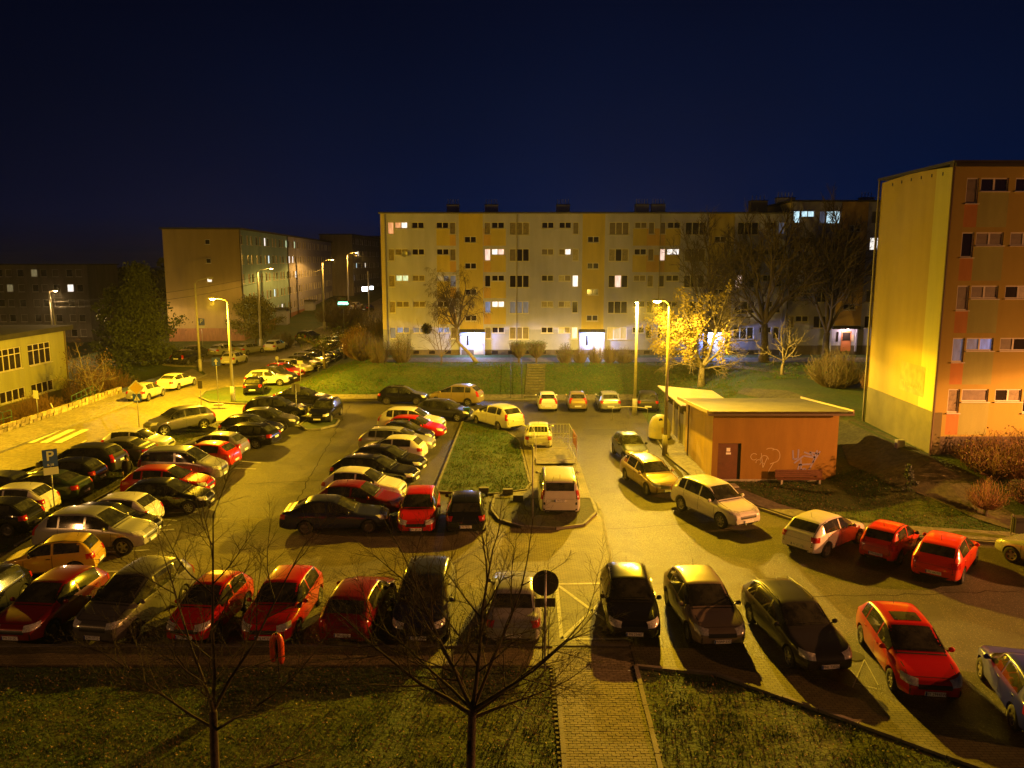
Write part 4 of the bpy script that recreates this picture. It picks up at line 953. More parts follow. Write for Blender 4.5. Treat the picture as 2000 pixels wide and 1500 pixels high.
for k, (px_, py_) in enumerate(((-.10, -.08), (.039 * GL - .12, GL + .05))):
    m = MB(); m.tube([(px_, py_, 16.5), (px_, py_, .9), (px_ - .12, py_ - .1, .6)], .06, 8); m.build('downpipe', TIN if k else mat('pipe_brown', (0.12, 0.08, 0.05), .5), root)
for k in range(6):                                # ventilation holes under the eaves
    m = MB(); y_ = 1.1 + k * 1.15; m.box(.039 * y_ - .012, .039 * y_ + .02, y_, y_ + .1, 15.85 + .1 * math.sin(PI * y_ / GL), 16.02 + .1 * math.sin(PI * y_ / GL)); m.build('vent_hole', BLACK, root)
m = MB(); ys_ = 0.45
m.box(-.0, .0, 0, 0, 0, 0); m = MB()
m.face([(.039 * 4.1 - .012, 4.1, 4.55), (.039 * 1.3 - .012, 1.3, 4.55), (.039 * 1.3 - .012, 1.3, 6.15), (.039 * 4.1 - .012, 4.1, 6.15)])
sg = m.build('painted_sign', mat('sign_red', (0.46, 0.26, 0.07), 0.85, noise=.25, nscale=2), root); sg['label'] = 'faded red painted sign on the yellow gable'
cu = bpy.data.curves.new('sign_text', 'FONT'); cu.body = 'TYTULINDA'; cu.size = .42; cu.align_x = 'CENTER'; cu.materials.append(mat('faded_paint', (0.50, 0.36, 0.10), .9))
link('sign_text', text_mesh(cu), sg, (.039 * 2.7 - .02, 2.75, 4.85), (PI / 2, 0, -PI / 2 - .039))
# ---- left far block (gable + long receding facade)
def block(name, label, P0, ang, L1, L2, z0, z1, m1, m2, plinth, rows, wsp, lit, roofm=ROOF, ww=1.15, wh_=1.3, split_at=None, m3=None, gabwins=()):
    """P0 corner; front along angle ang (length L1) seen as gable, side along ang+90 (length L2)"""
    root = empty(name, (P0[0], P0[1], 0), ang); tag(root, label, 'apartment block')
    zb_ = z0 + 1.3
    # gable (local y=0, x from -L1 to 0)
    wn = [(x, z, .7, .7, 1, c) for x, z, c in gabwins]
    facade(root, wn, -L1, 0, z0 - 1, z1, [m1, plinth], lambda x, z: 1 if z < zb_ else 0, (), [zb_], 'gable_wall')
    m = MB(); m.box(-L1 + .02, -.18, .18, L2, z0 - 1, z1 - .02); m.build('building_core', m1, root)
    m = MB(); m.box(-L1 - .3, .3, -.3, L2 + .3, z1, z1 + .25); m.build('roof', roofm, root)
    sd = empty('side_wall', (0, 0, 0), PI / 2, root)       # local x runs away along the long side
    hs_ = []; ws = []
    n = int(L2 / wsp); rh = (z1 - zb_) / rows
    for r in range(rows):
        for k in range(n):
            g = k % 4
            if g == 2 and False: continue
            x = wsp * (k + .5) + (.25 if k % 2 else -.25); z = z1 - rh * (r + .5)
            ws.append((x, z, ww, wh_, 1, lit.get((r, k), 'c' if (r * 7 + k * 5) % 3 else 'd')))
    def mfn(x, z):
        if z < zb_: return 1
        return 2 if (split_at and x > split_at) else 0
    holes = [(x - a / 2, x + a / 2, z - b / 2, z + b / 2) for x, z, a, b, *_ in ws]
    wo = wall('side_wall', root, 0, L2, z0 - 1, z1, holes, [m2, plinth, m3 or m2], mfn, [split_at] if split_at else [], [zb_]); wo.rotation_euler = (0, 0, PI / 2)
    for x, z, a, b, nn_, c in ws:
        f = link('window', window_mesh(a - .002, b - .002, 1, ''), root, (-.09, x, z), (0, 0, PI / 2))
        pme = link('pane', pane_mesh(a - .12, b - .12), f, (0, 0.012, 0))
        if c != 'd': pme.material_slots[0].link = 'OBJECT'; pme.material_slots[0].material = PM[c]
    bpy.data.objects.remove(sd)
    return root
K = block('apartment_block', 'five-storey block at the left centre, brown gable and long greenish side', (-37.9, 111.2), R(4.3), 10.4, 84, .9, 15.9, mat('plaster_tan', (0.30, 0.22, 0.10), .9, noise=.12, nscale=.4), PLPL, PLPB, 5, 2.7,
          {(0, 5): 'w', (1, 12): 'w', (1, 13): 'w', (0, 14): 'g', (2, 14): 'w', (1, 6): 'y', (0, 11): 'g', (4, 8): 'm', (3, 13): 'm', (4, 9): 'w', (3, 7): 'y'}, split_at=32, m3=PLV, gabwins=((-4.4, 14.2, 'd'), (-4.4, 11.6, 'd'), (-4.4, 9.0, 'w')))
for y_ in (0, 32):
    m = MB(); m.box(.0, .12, y_ - .15, y_ + .25, 1, 15.9); m.build('downpipe', BLACK, K)
for y_, c_ in ((46, PLPB), (20, PLWALL)):
    m = MB(); m.box(.02, 1.8, y_, y_ + 2.6, 0, 3.6); m.build('entrance_porch', PLWALL, K)
    m = MB(); m.box(.0, 2.2, y_ - .3, y_ + 2.9, 3.6, 3.8); m.build('porch_roof', ROOF, K)
block('apartment_block', 'dim brown block farther up the street', (-39.2, 196), R(0), 8, 60, 1.6, 17.8, PLFAR, PLFAR, PLFAR, 5, 3.0, {(1, 2): 'w', (2, 1): 'y', (2, 5): 'w', (3, 0): 'i'})
m = None
block('apartment_block', 'last dim block at the end of the street', (-34.5, 236), R(0), 9, 50, 1.6, 18.5, PLFAR, PLFAR, PLFAR, 5, 3.0, {(1, 1): 'w', (2, 3): 'y'})
# far left dark block
root = empty('apartment_block', (-76.5, 143, 0)); tag(root, 'dark block at the far left with a few lit windows', 'apartment block')
wins = []; lit = {(0, 4): 'w', (1, 1): 'p', (1, 0): 'w', (1, 15): 'w', (3, 2): 'p', (1, 10): 'm', (0, 12): 'm'}
for r in range(5):
    for k in range(17):
        x = -36 + 36 * (k + .35) / 17 * .995 + (0.4 if k % 3 == 0 else 0)
        wins.append((x, 9.4 - 2.7 * r, 1.15, 1.35, 1, lit.get((r, k), 'd' if (r + k) % 2 else 'r')))
facade(root, wins, -40, 0, -4.5, 10.8, [PLFAR, PLDK], lambda x, z: 1 if z < -2.2 else 0, (), [-2.2])
m = MB(); m.box(-40, -.02, .17, 11, -4.5, 10.7); m.box(-.02, 0, 0, 11, -4.5, 10.8); m.build('building_core', PLFAR, root)
m = MB(); m.box(-40, .3, -.3, 11.3, 10.8, 11.0); m.build('roof', ROOF, root)
# ---- two-storey yellow-green building on the left
root = empty('school_building', (-43.5, 76.4, 0)); tag(root, 'low yellow-green building at the left edge with rows of grouped windows', 'school building')
wins = []
for yc in (4.6 - 0.2, 9.0 - .2, 13.6, 18.2):
    wins.append((-yc, 3.2, 3.5 if yc < 6 else 3.3, 1.9, 4, 'ddrd', '', .30)); wins.append((-yc, .05, 3.5, 1.0, 4, 'dddd'))
o = wall('wall', root, -30, 0, -2.6, 5.0, [(x - w_ / 2, x + w_ / 2, z - h / 2, z + h / 2) for x, z, w_, h, *_ in wins], [mat('plaster_school', (0.30, 0.30, 0.12), .9, noise=.12, nscale=.4), PLDK], lambda x, z: 1 if z < -.6 else 0, (), [-.6])
o.rotation_euler = (0, 0, PI / 2)
for x, z, w_, h, n_, c_, *r_ in wins:
    f = link('window', window_mesh(w_ - .002, h - .002, n_, '', r_[1] if len(r_) > 1 else 0), root, (-.09, x, z), (0, 0, PI / 2))
    for a in range(n_):
        pme = link('pane', pane_mesh(w_ / n_ - .1, h - .12), f, (-w_ / 2 + w_ * (a + .5) / n_, .012, 0))
m = MB(); m.box(-14, -.18, -30, -.02, -2.6, 4.95); m.build('building_core', mat('plaster_school', (0, 0, 0)), root)
m = MB(); m.box(-14, -.02, -.02, 0.0, -2.6, 5.0); m.build('end_wall', mat('plaster_school', (0, 0, 0)), root)
m = MB(); m.box(-14, .55, -30, .5, 5.0, 5.45); m.build('roof', ROOF, root)
m = MB(); m.tube([(.08, -.3, 5.0), (.08, -.3, -2.4)], .05, 6); m.build('downpipe', mat('pipe_brown', (0, 0, 0)), root)
# ---- substation (brown garage-like building)
GX0, GX1, GY0, GY1, GZ = 10.65, 17.3, 40.8, 47.3, 3.78
root = empty('substation', (0, 0, 0)); tag(root, 'small orange-brown building with brown steel door, graffiti and flat tin roof', 'substation')
BRN = mat('plaster_brown', (0.27, 0.145, 0.018), .9, noise=.12, nscale=.7, bump=.2); YEL = mat('plaster_mustard', (0.48, 0.32, 0.07), .9, noise=.12, nscale=.7, bump=.2)
wall('front_wall', root, GX0, GX1, -.1, GZ, [(GX0 + .32, GX0 + 1.55, .0, 2.08)], [BRN], depth=.12).location = (0, GY0, 0)
m = MB(); m.face([(GX0, GY1, -.1), (GX0, GY0, -.1), (GX0, GY0, GZ), (GX0, GY1, GZ - .5)]); m.build('side_wall', YEL, root)
m = MB(); m.face([(GX1, GY0, -.1), (GX1, GY1, -.1), (GX1, GY1, GZ - .5), (GX1, GY0, GZ)]); m.face([(GX1, GY1, -.1), (GX0, GY1, -.1), (GX0, GY1, GZ - .5), (GX1, GY1, GZ - .5)]); m.build('back_wall', BRN, root)
DRB = mat('door_brown', (0.13, 0.045, 0.022), .55, noise=.2, nscale=3)
m = MB(); m.box(GX0 + .34, GX0 + 1.38, GY0 + .05, GY0 + .11, .02, 2.06); d = m.build('door', DRB, root)
m = MB(); m.box(GX0 + .32, GX0 + 1.55, GY0 - .0 + .111, GY0 + .118, 0, 2.08); m.build('gap_shade', mat('dark_gap', (.02, .012, .01), .8), root)  # dark sheet behind the door: the shade of the gap, painted
m = MB(); m.box(GX0 + .78, GX0 + .98, GY0 + .045, GY0 + .049, 1.62, 1.82); m.build('notice', PLATE, d)
m = MB(); m.box(GX0 + .76, GX0 + 1.02, GY0 + .045, GY0 + .049, 1.46, 1.57); m.build('notice', PLATE, d)
m = MB(); m.tube([(GX0 + .42, GY0 + .0, 1.0), (GX0 + .52, GY0 + .0, 1.0)], .015, 5); m.build('handle', CHROME, d)
rp_ = []
for k in range(8):                              # roof of separate felt strips, one lapping over the next
    t0_, t1_ = k / 8, (k + 1) / 8; y0 = lerp(GY0 - .55, GY1 + .5, t0_); y1 = lerp(GY0 - .55, GY1 + .5, t1_) + .04; zf = lambda y: GZ + .06 - (y - GY0) * .077
    m = MB(); m.obox(((GX0 + GX1) / 2 + .05, (y0 + y1) / 2, zf((y0 + y1) / 2) + k * -.006), ((GX1 - GX0) / 2 + .45, 0, 0), (0, (y1 - y0) / 2, -(y1 - y0) / 2 * .077), (0, 0, .02)); m.build('roof_strip', mat('roof_olive', (0.085, 0.075, 0.045), .85, noise=.3, nscale=1.2), root)
m = MB(); m.box(GX0 - .42, GX1 + .52, GY0 - .66, GY0 - .56, GZ - .08, GZ + .03); m.build('gutter', mat('pipe_brown', (0, 0, 0)), root)
for xx in (GX0 - .43, GX1 + .53):
    m = MB(); m.obox((xx, (GY0 + GY1) / 2, GZ - .19), (.03, 0, 0), (0, (GY1 - GY0) / 2 + .5, -.29), (0, 0, .09)); m.build('verge_board', mat('trim_pale', (.40, .32, .16), .7), root)
m = MB(); m.tube([(GX0 - .12, GY0 + 5.2, GZ - .35), (GX0 - .12, GY0 + 5.2, .1)], .05, 7); m.build('downpipe', mat('pipe_brown', (0, 0, 0)), root)
m = MB(); m.box(GX0 - .03, GX1 + .03, GY0 - .06, GY0 - .003, -.1, .12); m.build('plinth', CONC, root)
def scrawl(name, mt, x0, strokes, wdt, label):
    g = MB()
    for st in strokes:
        for (a, b), (c, d_) in zip(st, st[1:]):
            u = Vector((c - a, 0, d_ - b)); L = u.length
            if L < 1e-5: continue
            n_ = Vector((-u.z, 0, u.x)).normalized() * wdt / 2; p = Vector((x0 + a, GY0 - .006, b)); q = Vector((x0 + c, GY0 - .006, d_)); g.face([p - n_, q - n_, q + n_, p + n_])
    o = g.build(name, mt, root); o['label'] = label
GW = mat('spray_white', (.52, .42, .25), .8); GB = mat('spray_blue', (.26, .24, .42), .8)
cv = lambda cx, cz, r, a0, a1, k=8, ry=None: [(cx + r * math.cos(R(lerp(a0, a1, i / k))), cz + (ry or r) * math.sin(R(lerp(a0, a1, i / k)))) for i in range(k + 1)]
scrawl('graffiti', GW, GX0, [cv(2.25, 1.35, .18, 40, 320), cv(2.5, 1.05, .14, 200, -60), cv(2.8, 1.2, .22, 0, 270), [(2.62, 1.55), (2.75, .75), (2.95, 1.3)], cv(3.35, 1.40, .28, -90, 120, ry=.36), [(3.35, 1.04), (3.12, .95)], [(3.3, 1.0), (3.08, .6), (3.05, .5)], cv(3.1, 1.72, .22, 20, 160, 6, .1)], .035, 'pale curly graffiti scrawl')
scrawl('graffiti', GB, GX0, [[(4.3, 1.7), (4.35, 1.2), (4.6, 1.25), (4.6, 1.75)], [(4.4, 1.0), (4.9, 1.4), (5.5, 1.3), (5.2, 1.6), (5.7, 1.5)], [(5.6, 1.7), (5.35, .9), (5.2, .6)], [(4.7, 1.0), (4.6, .55), (5.0, .7), (5.1, .5)], [(5.75, 1.65), (5.4, 1.0)], [(4.9, 1.6), (5.3, 1.45)], [(4.65, .9), (5.3, .95)], [(4.75, 1.2), (4.8, .6)]], .085, 'large bluish graffiti letters')
# bench against the wall
bn = empty('bench', (GX0 + 4.55, GY0 - .45, .02)); tag(bn, 'brown wooden bench against the wall of the substation', 'bench')
for k in range(4):
    m = MB(); m.box(-1.25, 1.25, .10 + .0, .13, .30 + k * .105, .39 + k * .105); m.build('backrest_slat', DRB, bn)
for k in range(3):
    m = MB(); m.box(-1.25, 1.25, -.30 + k * .13, -.19 + k * .13, .26, .29); m.build('seat_slat', DRB, bn)
for s in (-1, 1):
    m = MB(); m.box(s * 1.0 - .05, s * 1.0 + .05, -.28, .09, 0, .255); m.build('leg', CONC, bn)
# ---- bin shelter left of the substation
root = empty('bin_shelter', (0, 0, 0)); tag(root, 'whitish bin shelter with sloping sheet roof and ribbed gates', 'bin shelter')
SX, SY0, SY1 = 10.85, 47.7, 54.9; CRM = mat('brick_cream', (.52, .46, .26), .85, noise=.12, nscale=3, bump=.3)
for a, b in ((SY0, SY0 + 1.1), (SY0 + 2.4, SY0 + 2.75), (SY0 + 4.1, SY0 + 4.5), (SY1 - .3, SY1)): m = MB(); m.box(SX, SX + .18, a, b, 0, 2.3); m.build('wall', CRM, root)
m = MB(); m.box(SX + .19, SX + 3.2, SY1 - .16, SY1 - .01, 0, 2.0); m.box(SX + .19, SX + 3.2, SY0, SY0 + .17, 0, 1.1); m.build('end_wall', CRM, root)
m = MB(); m.box(SX + .02, SX + 1.4, SY0 - .08, SY0 + .25, 1.105, 1.22); m.build('ledge', CONC, root)
def gate(y0, y1, x):
    g = None
    for k in range(int((y1 - y0) / .16)):
        m = MB(); m.box(x, x + (.03 if k % 2 else .05), y0 + k * .16, y0 + k * .16 + .15, .08, 1.95); m.build('gate_slat', TIN, root)
gate(SY0 + 1.1, SY0 + 2.4, SX + .05); gate(SY0 + 2.75, SY0 + 4.1, SX + .05); gate(SY0 + 4.5, SY1 - .3, SX + .05)
m = MB(); m.obox((SX + 1.45, (SY0 + SY1) / 2, 2.68), (1.95, 0, -.18), (0, (SY1 - SY0) / 2 + .3, 0), (.0, 0, .035)); m.build('roof_sheet', mat('roof_pale', (.48, .44, .28), .6, noise=.1, nscale=1), root)
m = MB(); m.box(SX + .4, SX + .5, SY0 + .2, SY1, 2.3, 2.55); m.build('roof_beam', BLACK, root)
for k in range(5):
    m = MB(); m.box(SX + .9, SX + 1.05, SY0 - .012, SY0 - .002, .12 + k * .19, .22 + k * .19); m.build('vent_hole', BLACK, root)
m = MB(); m.lathe([(.02, .16), (.10, .13), (.22, 0), (.20, -.01), (.001, .02)], 16, (SX - .35, SY0 + 4.3, 2.45)); m.tube([(SX - .35, SY0 + 4.3, 2.6), (SX, SY0 + 4.3, 2.55)], .02, 5); m.build('wall_lamp', mat('enamel', (.5, .52, .5), .3), root)
# gas container behind a counter-like ledge
m = MB(); m.box(SX + .45, SX + 1.35, SY0 + .5, SY0 + 1.4, 0, 1.75); tag(m.build('waste_container', mat('container', (.05, .045, .05), .5)), 'dark waste container inside the bin shelter', 'container')
# ------------------------------------------------------------------ street lamps
SOD = (1.0, 0.57, 0.012)
LENS = emis('lamp_lens', (1.0, 0.80, 0.42), 60.0, sample=False); LENSO = emis('lamp_lens_orange', (1.0, 0.55, 0.16), 40.0, sample=False)
DEADL = mat('lamp_lens_off', (.35, .33, .28), .3)
def photometry(L, PHOTO, az=None):     # a street lantern throws most of its light outwards and down, little upwards
    L.use_nodes = True; t = L.node_tree; t.nodes.clear(); o = t.nodes.new('ShaderNodeOutputLight'); e = t.nodes.new('ShaderNodeEmission')
    c = t.nodes.new('ShaderNodeNewGeometry'); s = t.nodes.new('ShaderNodeSeparateXYZ'); t.links.new(c.outputs['Incoming'], s.inputs[0])
    r = t.nodes.new('ShaderNodeMapRange'); t.links.new(s.outputs['Z'], r.inputs[0]); r.inputs[1].default_value = -1; r.inputs[2].default_value = 1
    f = t.nodes.new('ShaderNodeFloatCurve'); t.links.new(r.outputs[0], f.inputs['Value']); cu = f.mapping.curves[0]
    pts = PHOTO
    cu.points[0].location = pts[0]; cu.points[1].location = pts[-1]
    for p in pts[1:-1]: cu.points.new(*p)
    f.mapping.update(); last = f.outputs[0]
    if az:       # reflector turned to one side
        d = t.nodes.new('ShaderNodeVectorMath'); d.operation = 'DOT_PRODUCT'; t.links.new(c.outputs['Incoming'], d.inputs[0]); d.inputs[1].default_value = (az[0], az[1], 0)
        q = t.nodes.new('ShaderNodeMapRange'); q.interpolation_type = 'SMOOTHSTEP'; t.links.new(d.outputs['Value'], q.inputs[0]); q.inputs[1].default_value = -.55; q.inputs[2].default_value = .35; q.inputs[3].default_value = az[2]; q.inputs[4].default_value = 1
        mu = t.nodes.new('ShaderNodeMath'); mu.operation = 'MULTIPLY'; t.links.new(last, mu.inputs[0]); t.links.new(q.outputs[0], mu.inputs[1]); last = mu.outputs[0]
    t.links.new(last, e.inputs['Strength']); t.links.new(e.outputs[0], o.inputs[0])
# incoming z (towards the lamp seen from below is +): 0.5 = horizontal, 0 = straight down ... (measured in a test render)
PHOTO = [(0.0, .14), (.07, .17), (.2, .34), (.28, .50), (.335, .80), (.38, 1.0), (.43, .45), (.48, .17), (.55, .10), (.75, .06), (1.0, .03)]
LAMPK = 1.0
PB = [(0.0, .30), (.07, .36), (.2, .40), (.28, .22), (.335, .22), (.38, .25), (.43, .22), (.48, .15), (.55, .09), (.75, .06), (1.0, .03)]
def lamp(name, x, y, h, aim, arm, col, power, label, lit=True, dbl=False, pole=(0.09, 0.05), lens=None, group='street lamps', mt=CONC, armrise=0.5, curve=None, az=None):
    z = hz(x, y); root = empty(name, (x, y, z)); tag(root, label, 'street lamp', group)
    m = MB(); m.tube([(0, 0, -.1), (0, 0, 1.3)], pole[0] * 1.45, 10); m.build('base_sleeve', mt, root, True)
    m = MB(); m.tube([(0, 0, 1.3), (0, 0, h * .55), (0, 0, h)], [pole[0], (pole[0] + pole[1]) / 2, pole[1]], 10); m.build('pole', mt, root, True)
    d = Vector((math.cos(R(aim)), math.sin(R(aim)), 0)); e = d * arm + Vector((0, 0, h + armrise))
    m = MB(); m.tube([(0, 0, h - .05), Vector((0, 0, h + armrise * .6)) + d * arm * .25, e], .03, 7); m.build('arm', mt, root, True)
    hd = MB(); n = Vector((-d.y, d.x, 0)); k0 = len(hd.v)
    hd.tube([e - d * .10, e + d * .05, e + d * .30, e + d * .55, e + d * .68], [.05, .10, .14, .12, .04], 10)
    for i in range(len(hd.v)): q = hd.v[i]; hd.v[i] = (q[0], q[1], e.z + (q[2] - e.z) * .62 + .03)
    ho = hd.build('lamp_head', mat('lamp_housing', (.30, .30, .28), .5), root, True)
    lc = e + d * .36 + Vector((0, 0, -.045)); m = MB()
    ring = [lc + d * (.24 * math.cos(2 * PI * a / 14)) + n * (.115 * math.sin(2 * PI * a / 14)) for a in range(14)]
    for a in range(14):
        q, r_ = ring[a], ring[(a + 1) % 14]; c = lc + Vector((0, 0, -.09)); m.face([r_, q, lc + (q - lc) * .6 + Vector((0, 0, -.07)), lc + (r_ - lc) * .6 + Vector((0, 0, -.07))]); m.face([lc + (r_ - lc) * .6 + Vector((0, 0, -.07)), lc + (q - lc) * .6 + Vector((0, 0, -.07)), c])
    m.build('lamp_lens', (lens or LENS) if lit else DEADL, ho)
    if lit and power:
        L = bpy.data.lights.new('lantern_light', 'POINT'); L.energy = power * LAMPK; L.color = col; L.shadow_soft_size = .10; photometry(L, curve or PHOTO, az)
        link('lantern_light', L, root, lc + Vector((0, 0, -.24)))
    return root
PW = 39000.0
lamp('street_lamp', 9.25, 46.4, 9.0, 180, .35, SOD, PW * 1.7, 'lit lamp on the tall pale pole in front of the bin shelter', pole=(.11, .07), armrise=.35, az=(-.65, -.76, .32))
lamp('street_lamp', 9.35, 58.9, 8.5, 255, .1, (1.0, .62, .09), PW * 1.05, 'lit lamp on the tall yellow pole at the foot of the bank', pole=(.13, .08), armrise=.15)
lamp('street_lamp', -23.3, 64.7, 8.3, 178, .9, (1.0, .55, .015), PW * 2.4, 'lit lamp on the leaning pale pole at the street corner', curve=PB, pole=(.13, .08), armrise=.3)
lamp('street_lamp', -33.2, 83.0, 9.3, 10, 1.2, SOD, 0, 'unlit lamp with long arm before the brown gable', lit=False, pole=(.13, .08), mt=CONC)
lamp('street_lamp', -36.6, 47.5, 8.5, 0, 1.2, (1.0, .55, .015), PW * 1.1, 'lit lamp by the street beyond the left edge', curve=PB, pole=(.12, .07))
lamp('street_lamp', 40.0, 26.5, 8.6, 180, 1.2, (1.0, .36, .09), PW * 1.7, 'lit lamp beyond the right edge', az=(-.93, -.36, .35), pole=(.12, .07))
lamp('street_lamp', 33.0, 13.0, 8.6, 170, 1.2, (1.0, .36, .09), PW * .22, 'added fill lamp, unseen beyond the lower right corner', pole=(.12, .07))  # added out of view to lift the car fronts and their shadows
lamp('street_lamp', -30.0, 11.0, 8.6, 10, 1.2, (1.0, .45, .12), PW * .09, 'weak added fill lamp, unseen beyond the lower left corner', pole=(.12, .07))  # unseen fill, added for the fronts of the nearest left row
lamp('street_lamp', -33.0, 103.0, 10.0, 5, 1.4, (1.0, .58, .10), PW * .10, 'lit lamp on the slender concrete pole by the leafy tree', az=(-.95, .1, .06), pole=(.16, .12), lens=LENSO)
lamp('street_lamp', -29.6, 124.0, 10.5, 8, 1.2, (1.0, .50, .07), PW * .25, 'orange lamp in front of the greyer part of the long side', pole=(.16, .12), lens=LENSO)
lamp('street_lamp', -31.5, 152.0, 11.0, 8, 1.4, (1.0, .50, .07), PW * .4, 'orange lamp farthest up the street', pole=(.16, .12), lens=LENSO)
lamp('street_lamp', -56.8, 97.0, 9.0, 60, .5, (1.0, .60, .22), PW * .5, 'glaring lamp on a braced concrete pole at the far left', pole=(.12, .09), armrise=.1)
m = MB(); m.tube([(-54.6, 95.2, -2.6), (-56.7, 96.9, 8.9 + hz(-56.8, 97))], [.14, .09], 8); tag(m.build('pole_brace', CONC), 'leaning concrete brace of the far left lamp pole', 'pole')
r_ = empty('flood_light', (-27.2, 150, 0)); tag(r_, 'cold white floodlight glaring beside the corner of the long block', 'floodlight')
m = MB(); m.tube([(0, 0, 1.5), (0, 0, 9.6)], .12, 8); m.build('pole', CONC, r_); m = MB(); m.box(-1.2, -.2, -.1, .1, 5.9, 6.7); m.build('lamp_head', emis('flood_lens', (.85, .92, 1.0), 9.0), r_)
m = MB(); m.box(.3, .9, -.1, .1, 6.2, 6.8); m.build('lamp_head', MATS['flood_lens'], r_)
# overhead wires
def wire(a, b, sag, label, r=.012):
    a, b = Vector(a), Vector(b); m = MB(); pts = [a.lerp(b, k / 14) - Vector((0, 0, sag * 4 * (k / 14) * (1 - k / 14))) for k in range(15)]; m.tube(pts, r, 4); tag(m.build('overhead_wire', BLACK), label, 'wire')
wire((-56.6, 97, 6.6), (-33, 103, 9.6), .6, 'upper wire from the far left lamp pole', .02); wire((-56.6, 97, 6.0), (-33, 103, 8.8), .8, 'lower wire from the far left lamp pole', .02)
wire((-33, 103, 9.6), (-29.6, 124, 10.3), .5, 'wire between the two concrete lamp poles', .02)
# ------------------------------------------------------------------ signs and small things
SBLUE = mat('sign_blue', (.03, .07, .42), .5); SWH = mat('sign_white', (.62, .62, .58), .5); SYE = mat('sign_yellow', (.62, .42, .03), .5); SBK = mat('sign_back', (.22, .21, .19), .5, .3); DGR = mat('dark_sign_back', (.075, .065, .05), .55, .2)
def post(name, x, y, h, label, r=.03, cat='road sign', mt=STEEL, z=None, lean=(0, 0), rz=0):
    root = empty(name, (x, y, hz(x, y) if z is None else z), rz); tag(root, label, cat); root.rotation_euler = (lean[0], lean[1], rz)
    m = MB(); m.tube([(0, 0, -.1), (0, 0, h)], r, 8); m.build('post', mt, root, True); return root
def plate(root, w_, h, z, mt, back=SBK, shape='rect', y=-.045, parent=None, name='sign_plate', rim=None):
    m = MB()
    if shape == 'rect': m.box(-w_ / 2, w_ / 2, y - .006, y + .006, z - h / 2, z + h / 2)
    elif shape == 'round': m.lathe([(.001, -.006), (w_ / 2, -.006), (w_ / 2, .006), (.001, .006)], 28, (0, y, z), axis='y')
    elif shape == 'diamond': m.obox((0, y, z), (w_ / 2 * .7071, 0, w_ / 2 * .7071), (0, .006, 0), (-w_ / 2 * .7071, 0, w_ / 2 * .7071))
    o = m.build(name, mt, root); return o
def text(s, parent, size, loc, mt, rot=(PI / 2, 0, 0), name='lettering'):
    cu = bpy.data.curves.new(name, 'FONT'); cu.body = s; cu.size = size; cu.align_x = 'CENTER'; cu.align_y = 'CENTER'; cu.offset = size * .02; cu.materials.append(mt); return link(name, text_mesh(cu), parent, loc, rot)
s = post('parking_sign', -20.4, 34.2, 3.1, 'tall blue parking sign with white letter among the left cars', rz=R(35)); s.location = (W(108, 1008).x, W(108, 1008).y, .02)
p = plate(s, .6, .8, 2.75, SBLUE); q = MB(); q.box(-.27, .27, -.053, -.0515, 2.385, 2.40); text('P', p, .62, (0, -.054, 2.83), SWH); text('8-18', p, .15, (0, -.054, 2.43), SWH)
plate(s, .6, .34, 2.14, SWH, name='supplementary_plate')
s = post('zebra_sign', W(272, 835).x, W(272, 835).y, 3.0, 'yellow diamond over a blue crossing sign beside the street', rz=R(10))
p = plate(s, .78, .78, 2.85, SWH, shape='diamond'); plate(s, .62, .62, 2.85, SYE, shape='diamond', y=-.06, name='diamond_face'); p = plate(s, .55, .55, 2.15, SBLUE)
m = MB(); m.face([(-.2, -.053, 1.95), (.2, -.053, 1.95), (0, -.053, 2.34)]); m.build('white_triangle', SWH, p)
m = MB(); m.box(-.02, .02, -.0548, -.0538, 2.02, 2.18); m.box(-.07, .07, -.0548, -.0538, 2.0, 2.02); m.box(-.035, .035, -.0548, -.0538, 2.2, 2.25); m.build('walking_figure', BLACK, p)
s = post('parking_sign', -36.0, 92.0, 4.4, 'small blue parking sign before the brown gable'); s.location = (W(397, 690).x, W(397, 690).y, 0); p = plate(s, .85, .85, 4.0, SBLUE); text('P', p, .7, (0, -.054, 4.05), SWH); plate(s, .85, .3, 3.35, SWH, name='supplementary_plate')
s = post('one_way_sign', W(427, 792).x, W(427, 792).y, 3.9, 'blue sign with white upward arrow on a thin post with concrete foot', rz=R(5)); p = plate(s, .66, .66, 3.6, SBLUE)
m = MB(); m.box(-.06, .06, -.0535, -.0525, 3.35, 3.62); m.face([(-.17, -.053, 3.60), (.17, -.053, 3.60), (0, -.053, 3.85)]); m.build('white_arrow', SWH, p)
m = MB(); m.box(-.34, .34, -.22, .22, -.02, .16); m.build('concrete_foot', CONC, s)
s = post('traffic_sign', W(394, 800).x, W(394, 800).y, 2.3, 'dark upright sign back at the street corner'); plate(s, .36, .62, 2.0, DGR)
s = post('traffic_sign', W(580, 818).x, W(580, 818).y, 2.6, 'grey square sign back on a thin post in front of the black saloon', rz=R(0)); plate(s, .62, .62, 2.35, SBK, y=.05)
s = post('traffic_sign', W(1040, 1017).x, W(1040, 1017).y, 3.45, 'tall grey signpost on the island tip seen edge-on', rz=R(80), r=.035); plate(s, .5, .62, 3.1, SBK)
s = post('traffic_sign', W(75, 815).x, W(75, 815).y, 1.95, 'blank pale square board beside the stone wall', rz=R(-30)); plate(s, .68, .62, 1.75, SWH)
s = post('round_sign', W(1064, 1308).x, W(1064, 1308).y, 3.05, 'back of a round sign with a small plate below, near the silver saloon', r=.032, rz=R(4)); plate(s, .78, .78, 2.62, DGR, shape='round', y=.05); plate(s, .58, .27, 2.03, DGR, y=.05, name='supplementary_plate')
s = post('traffic_sign', W(543, 738).x, W(543, 738).y, 2.2, 'narrow sign post at the nose of the red car in the street bays'); plate(s, .3, .3, 2.0, SBK)
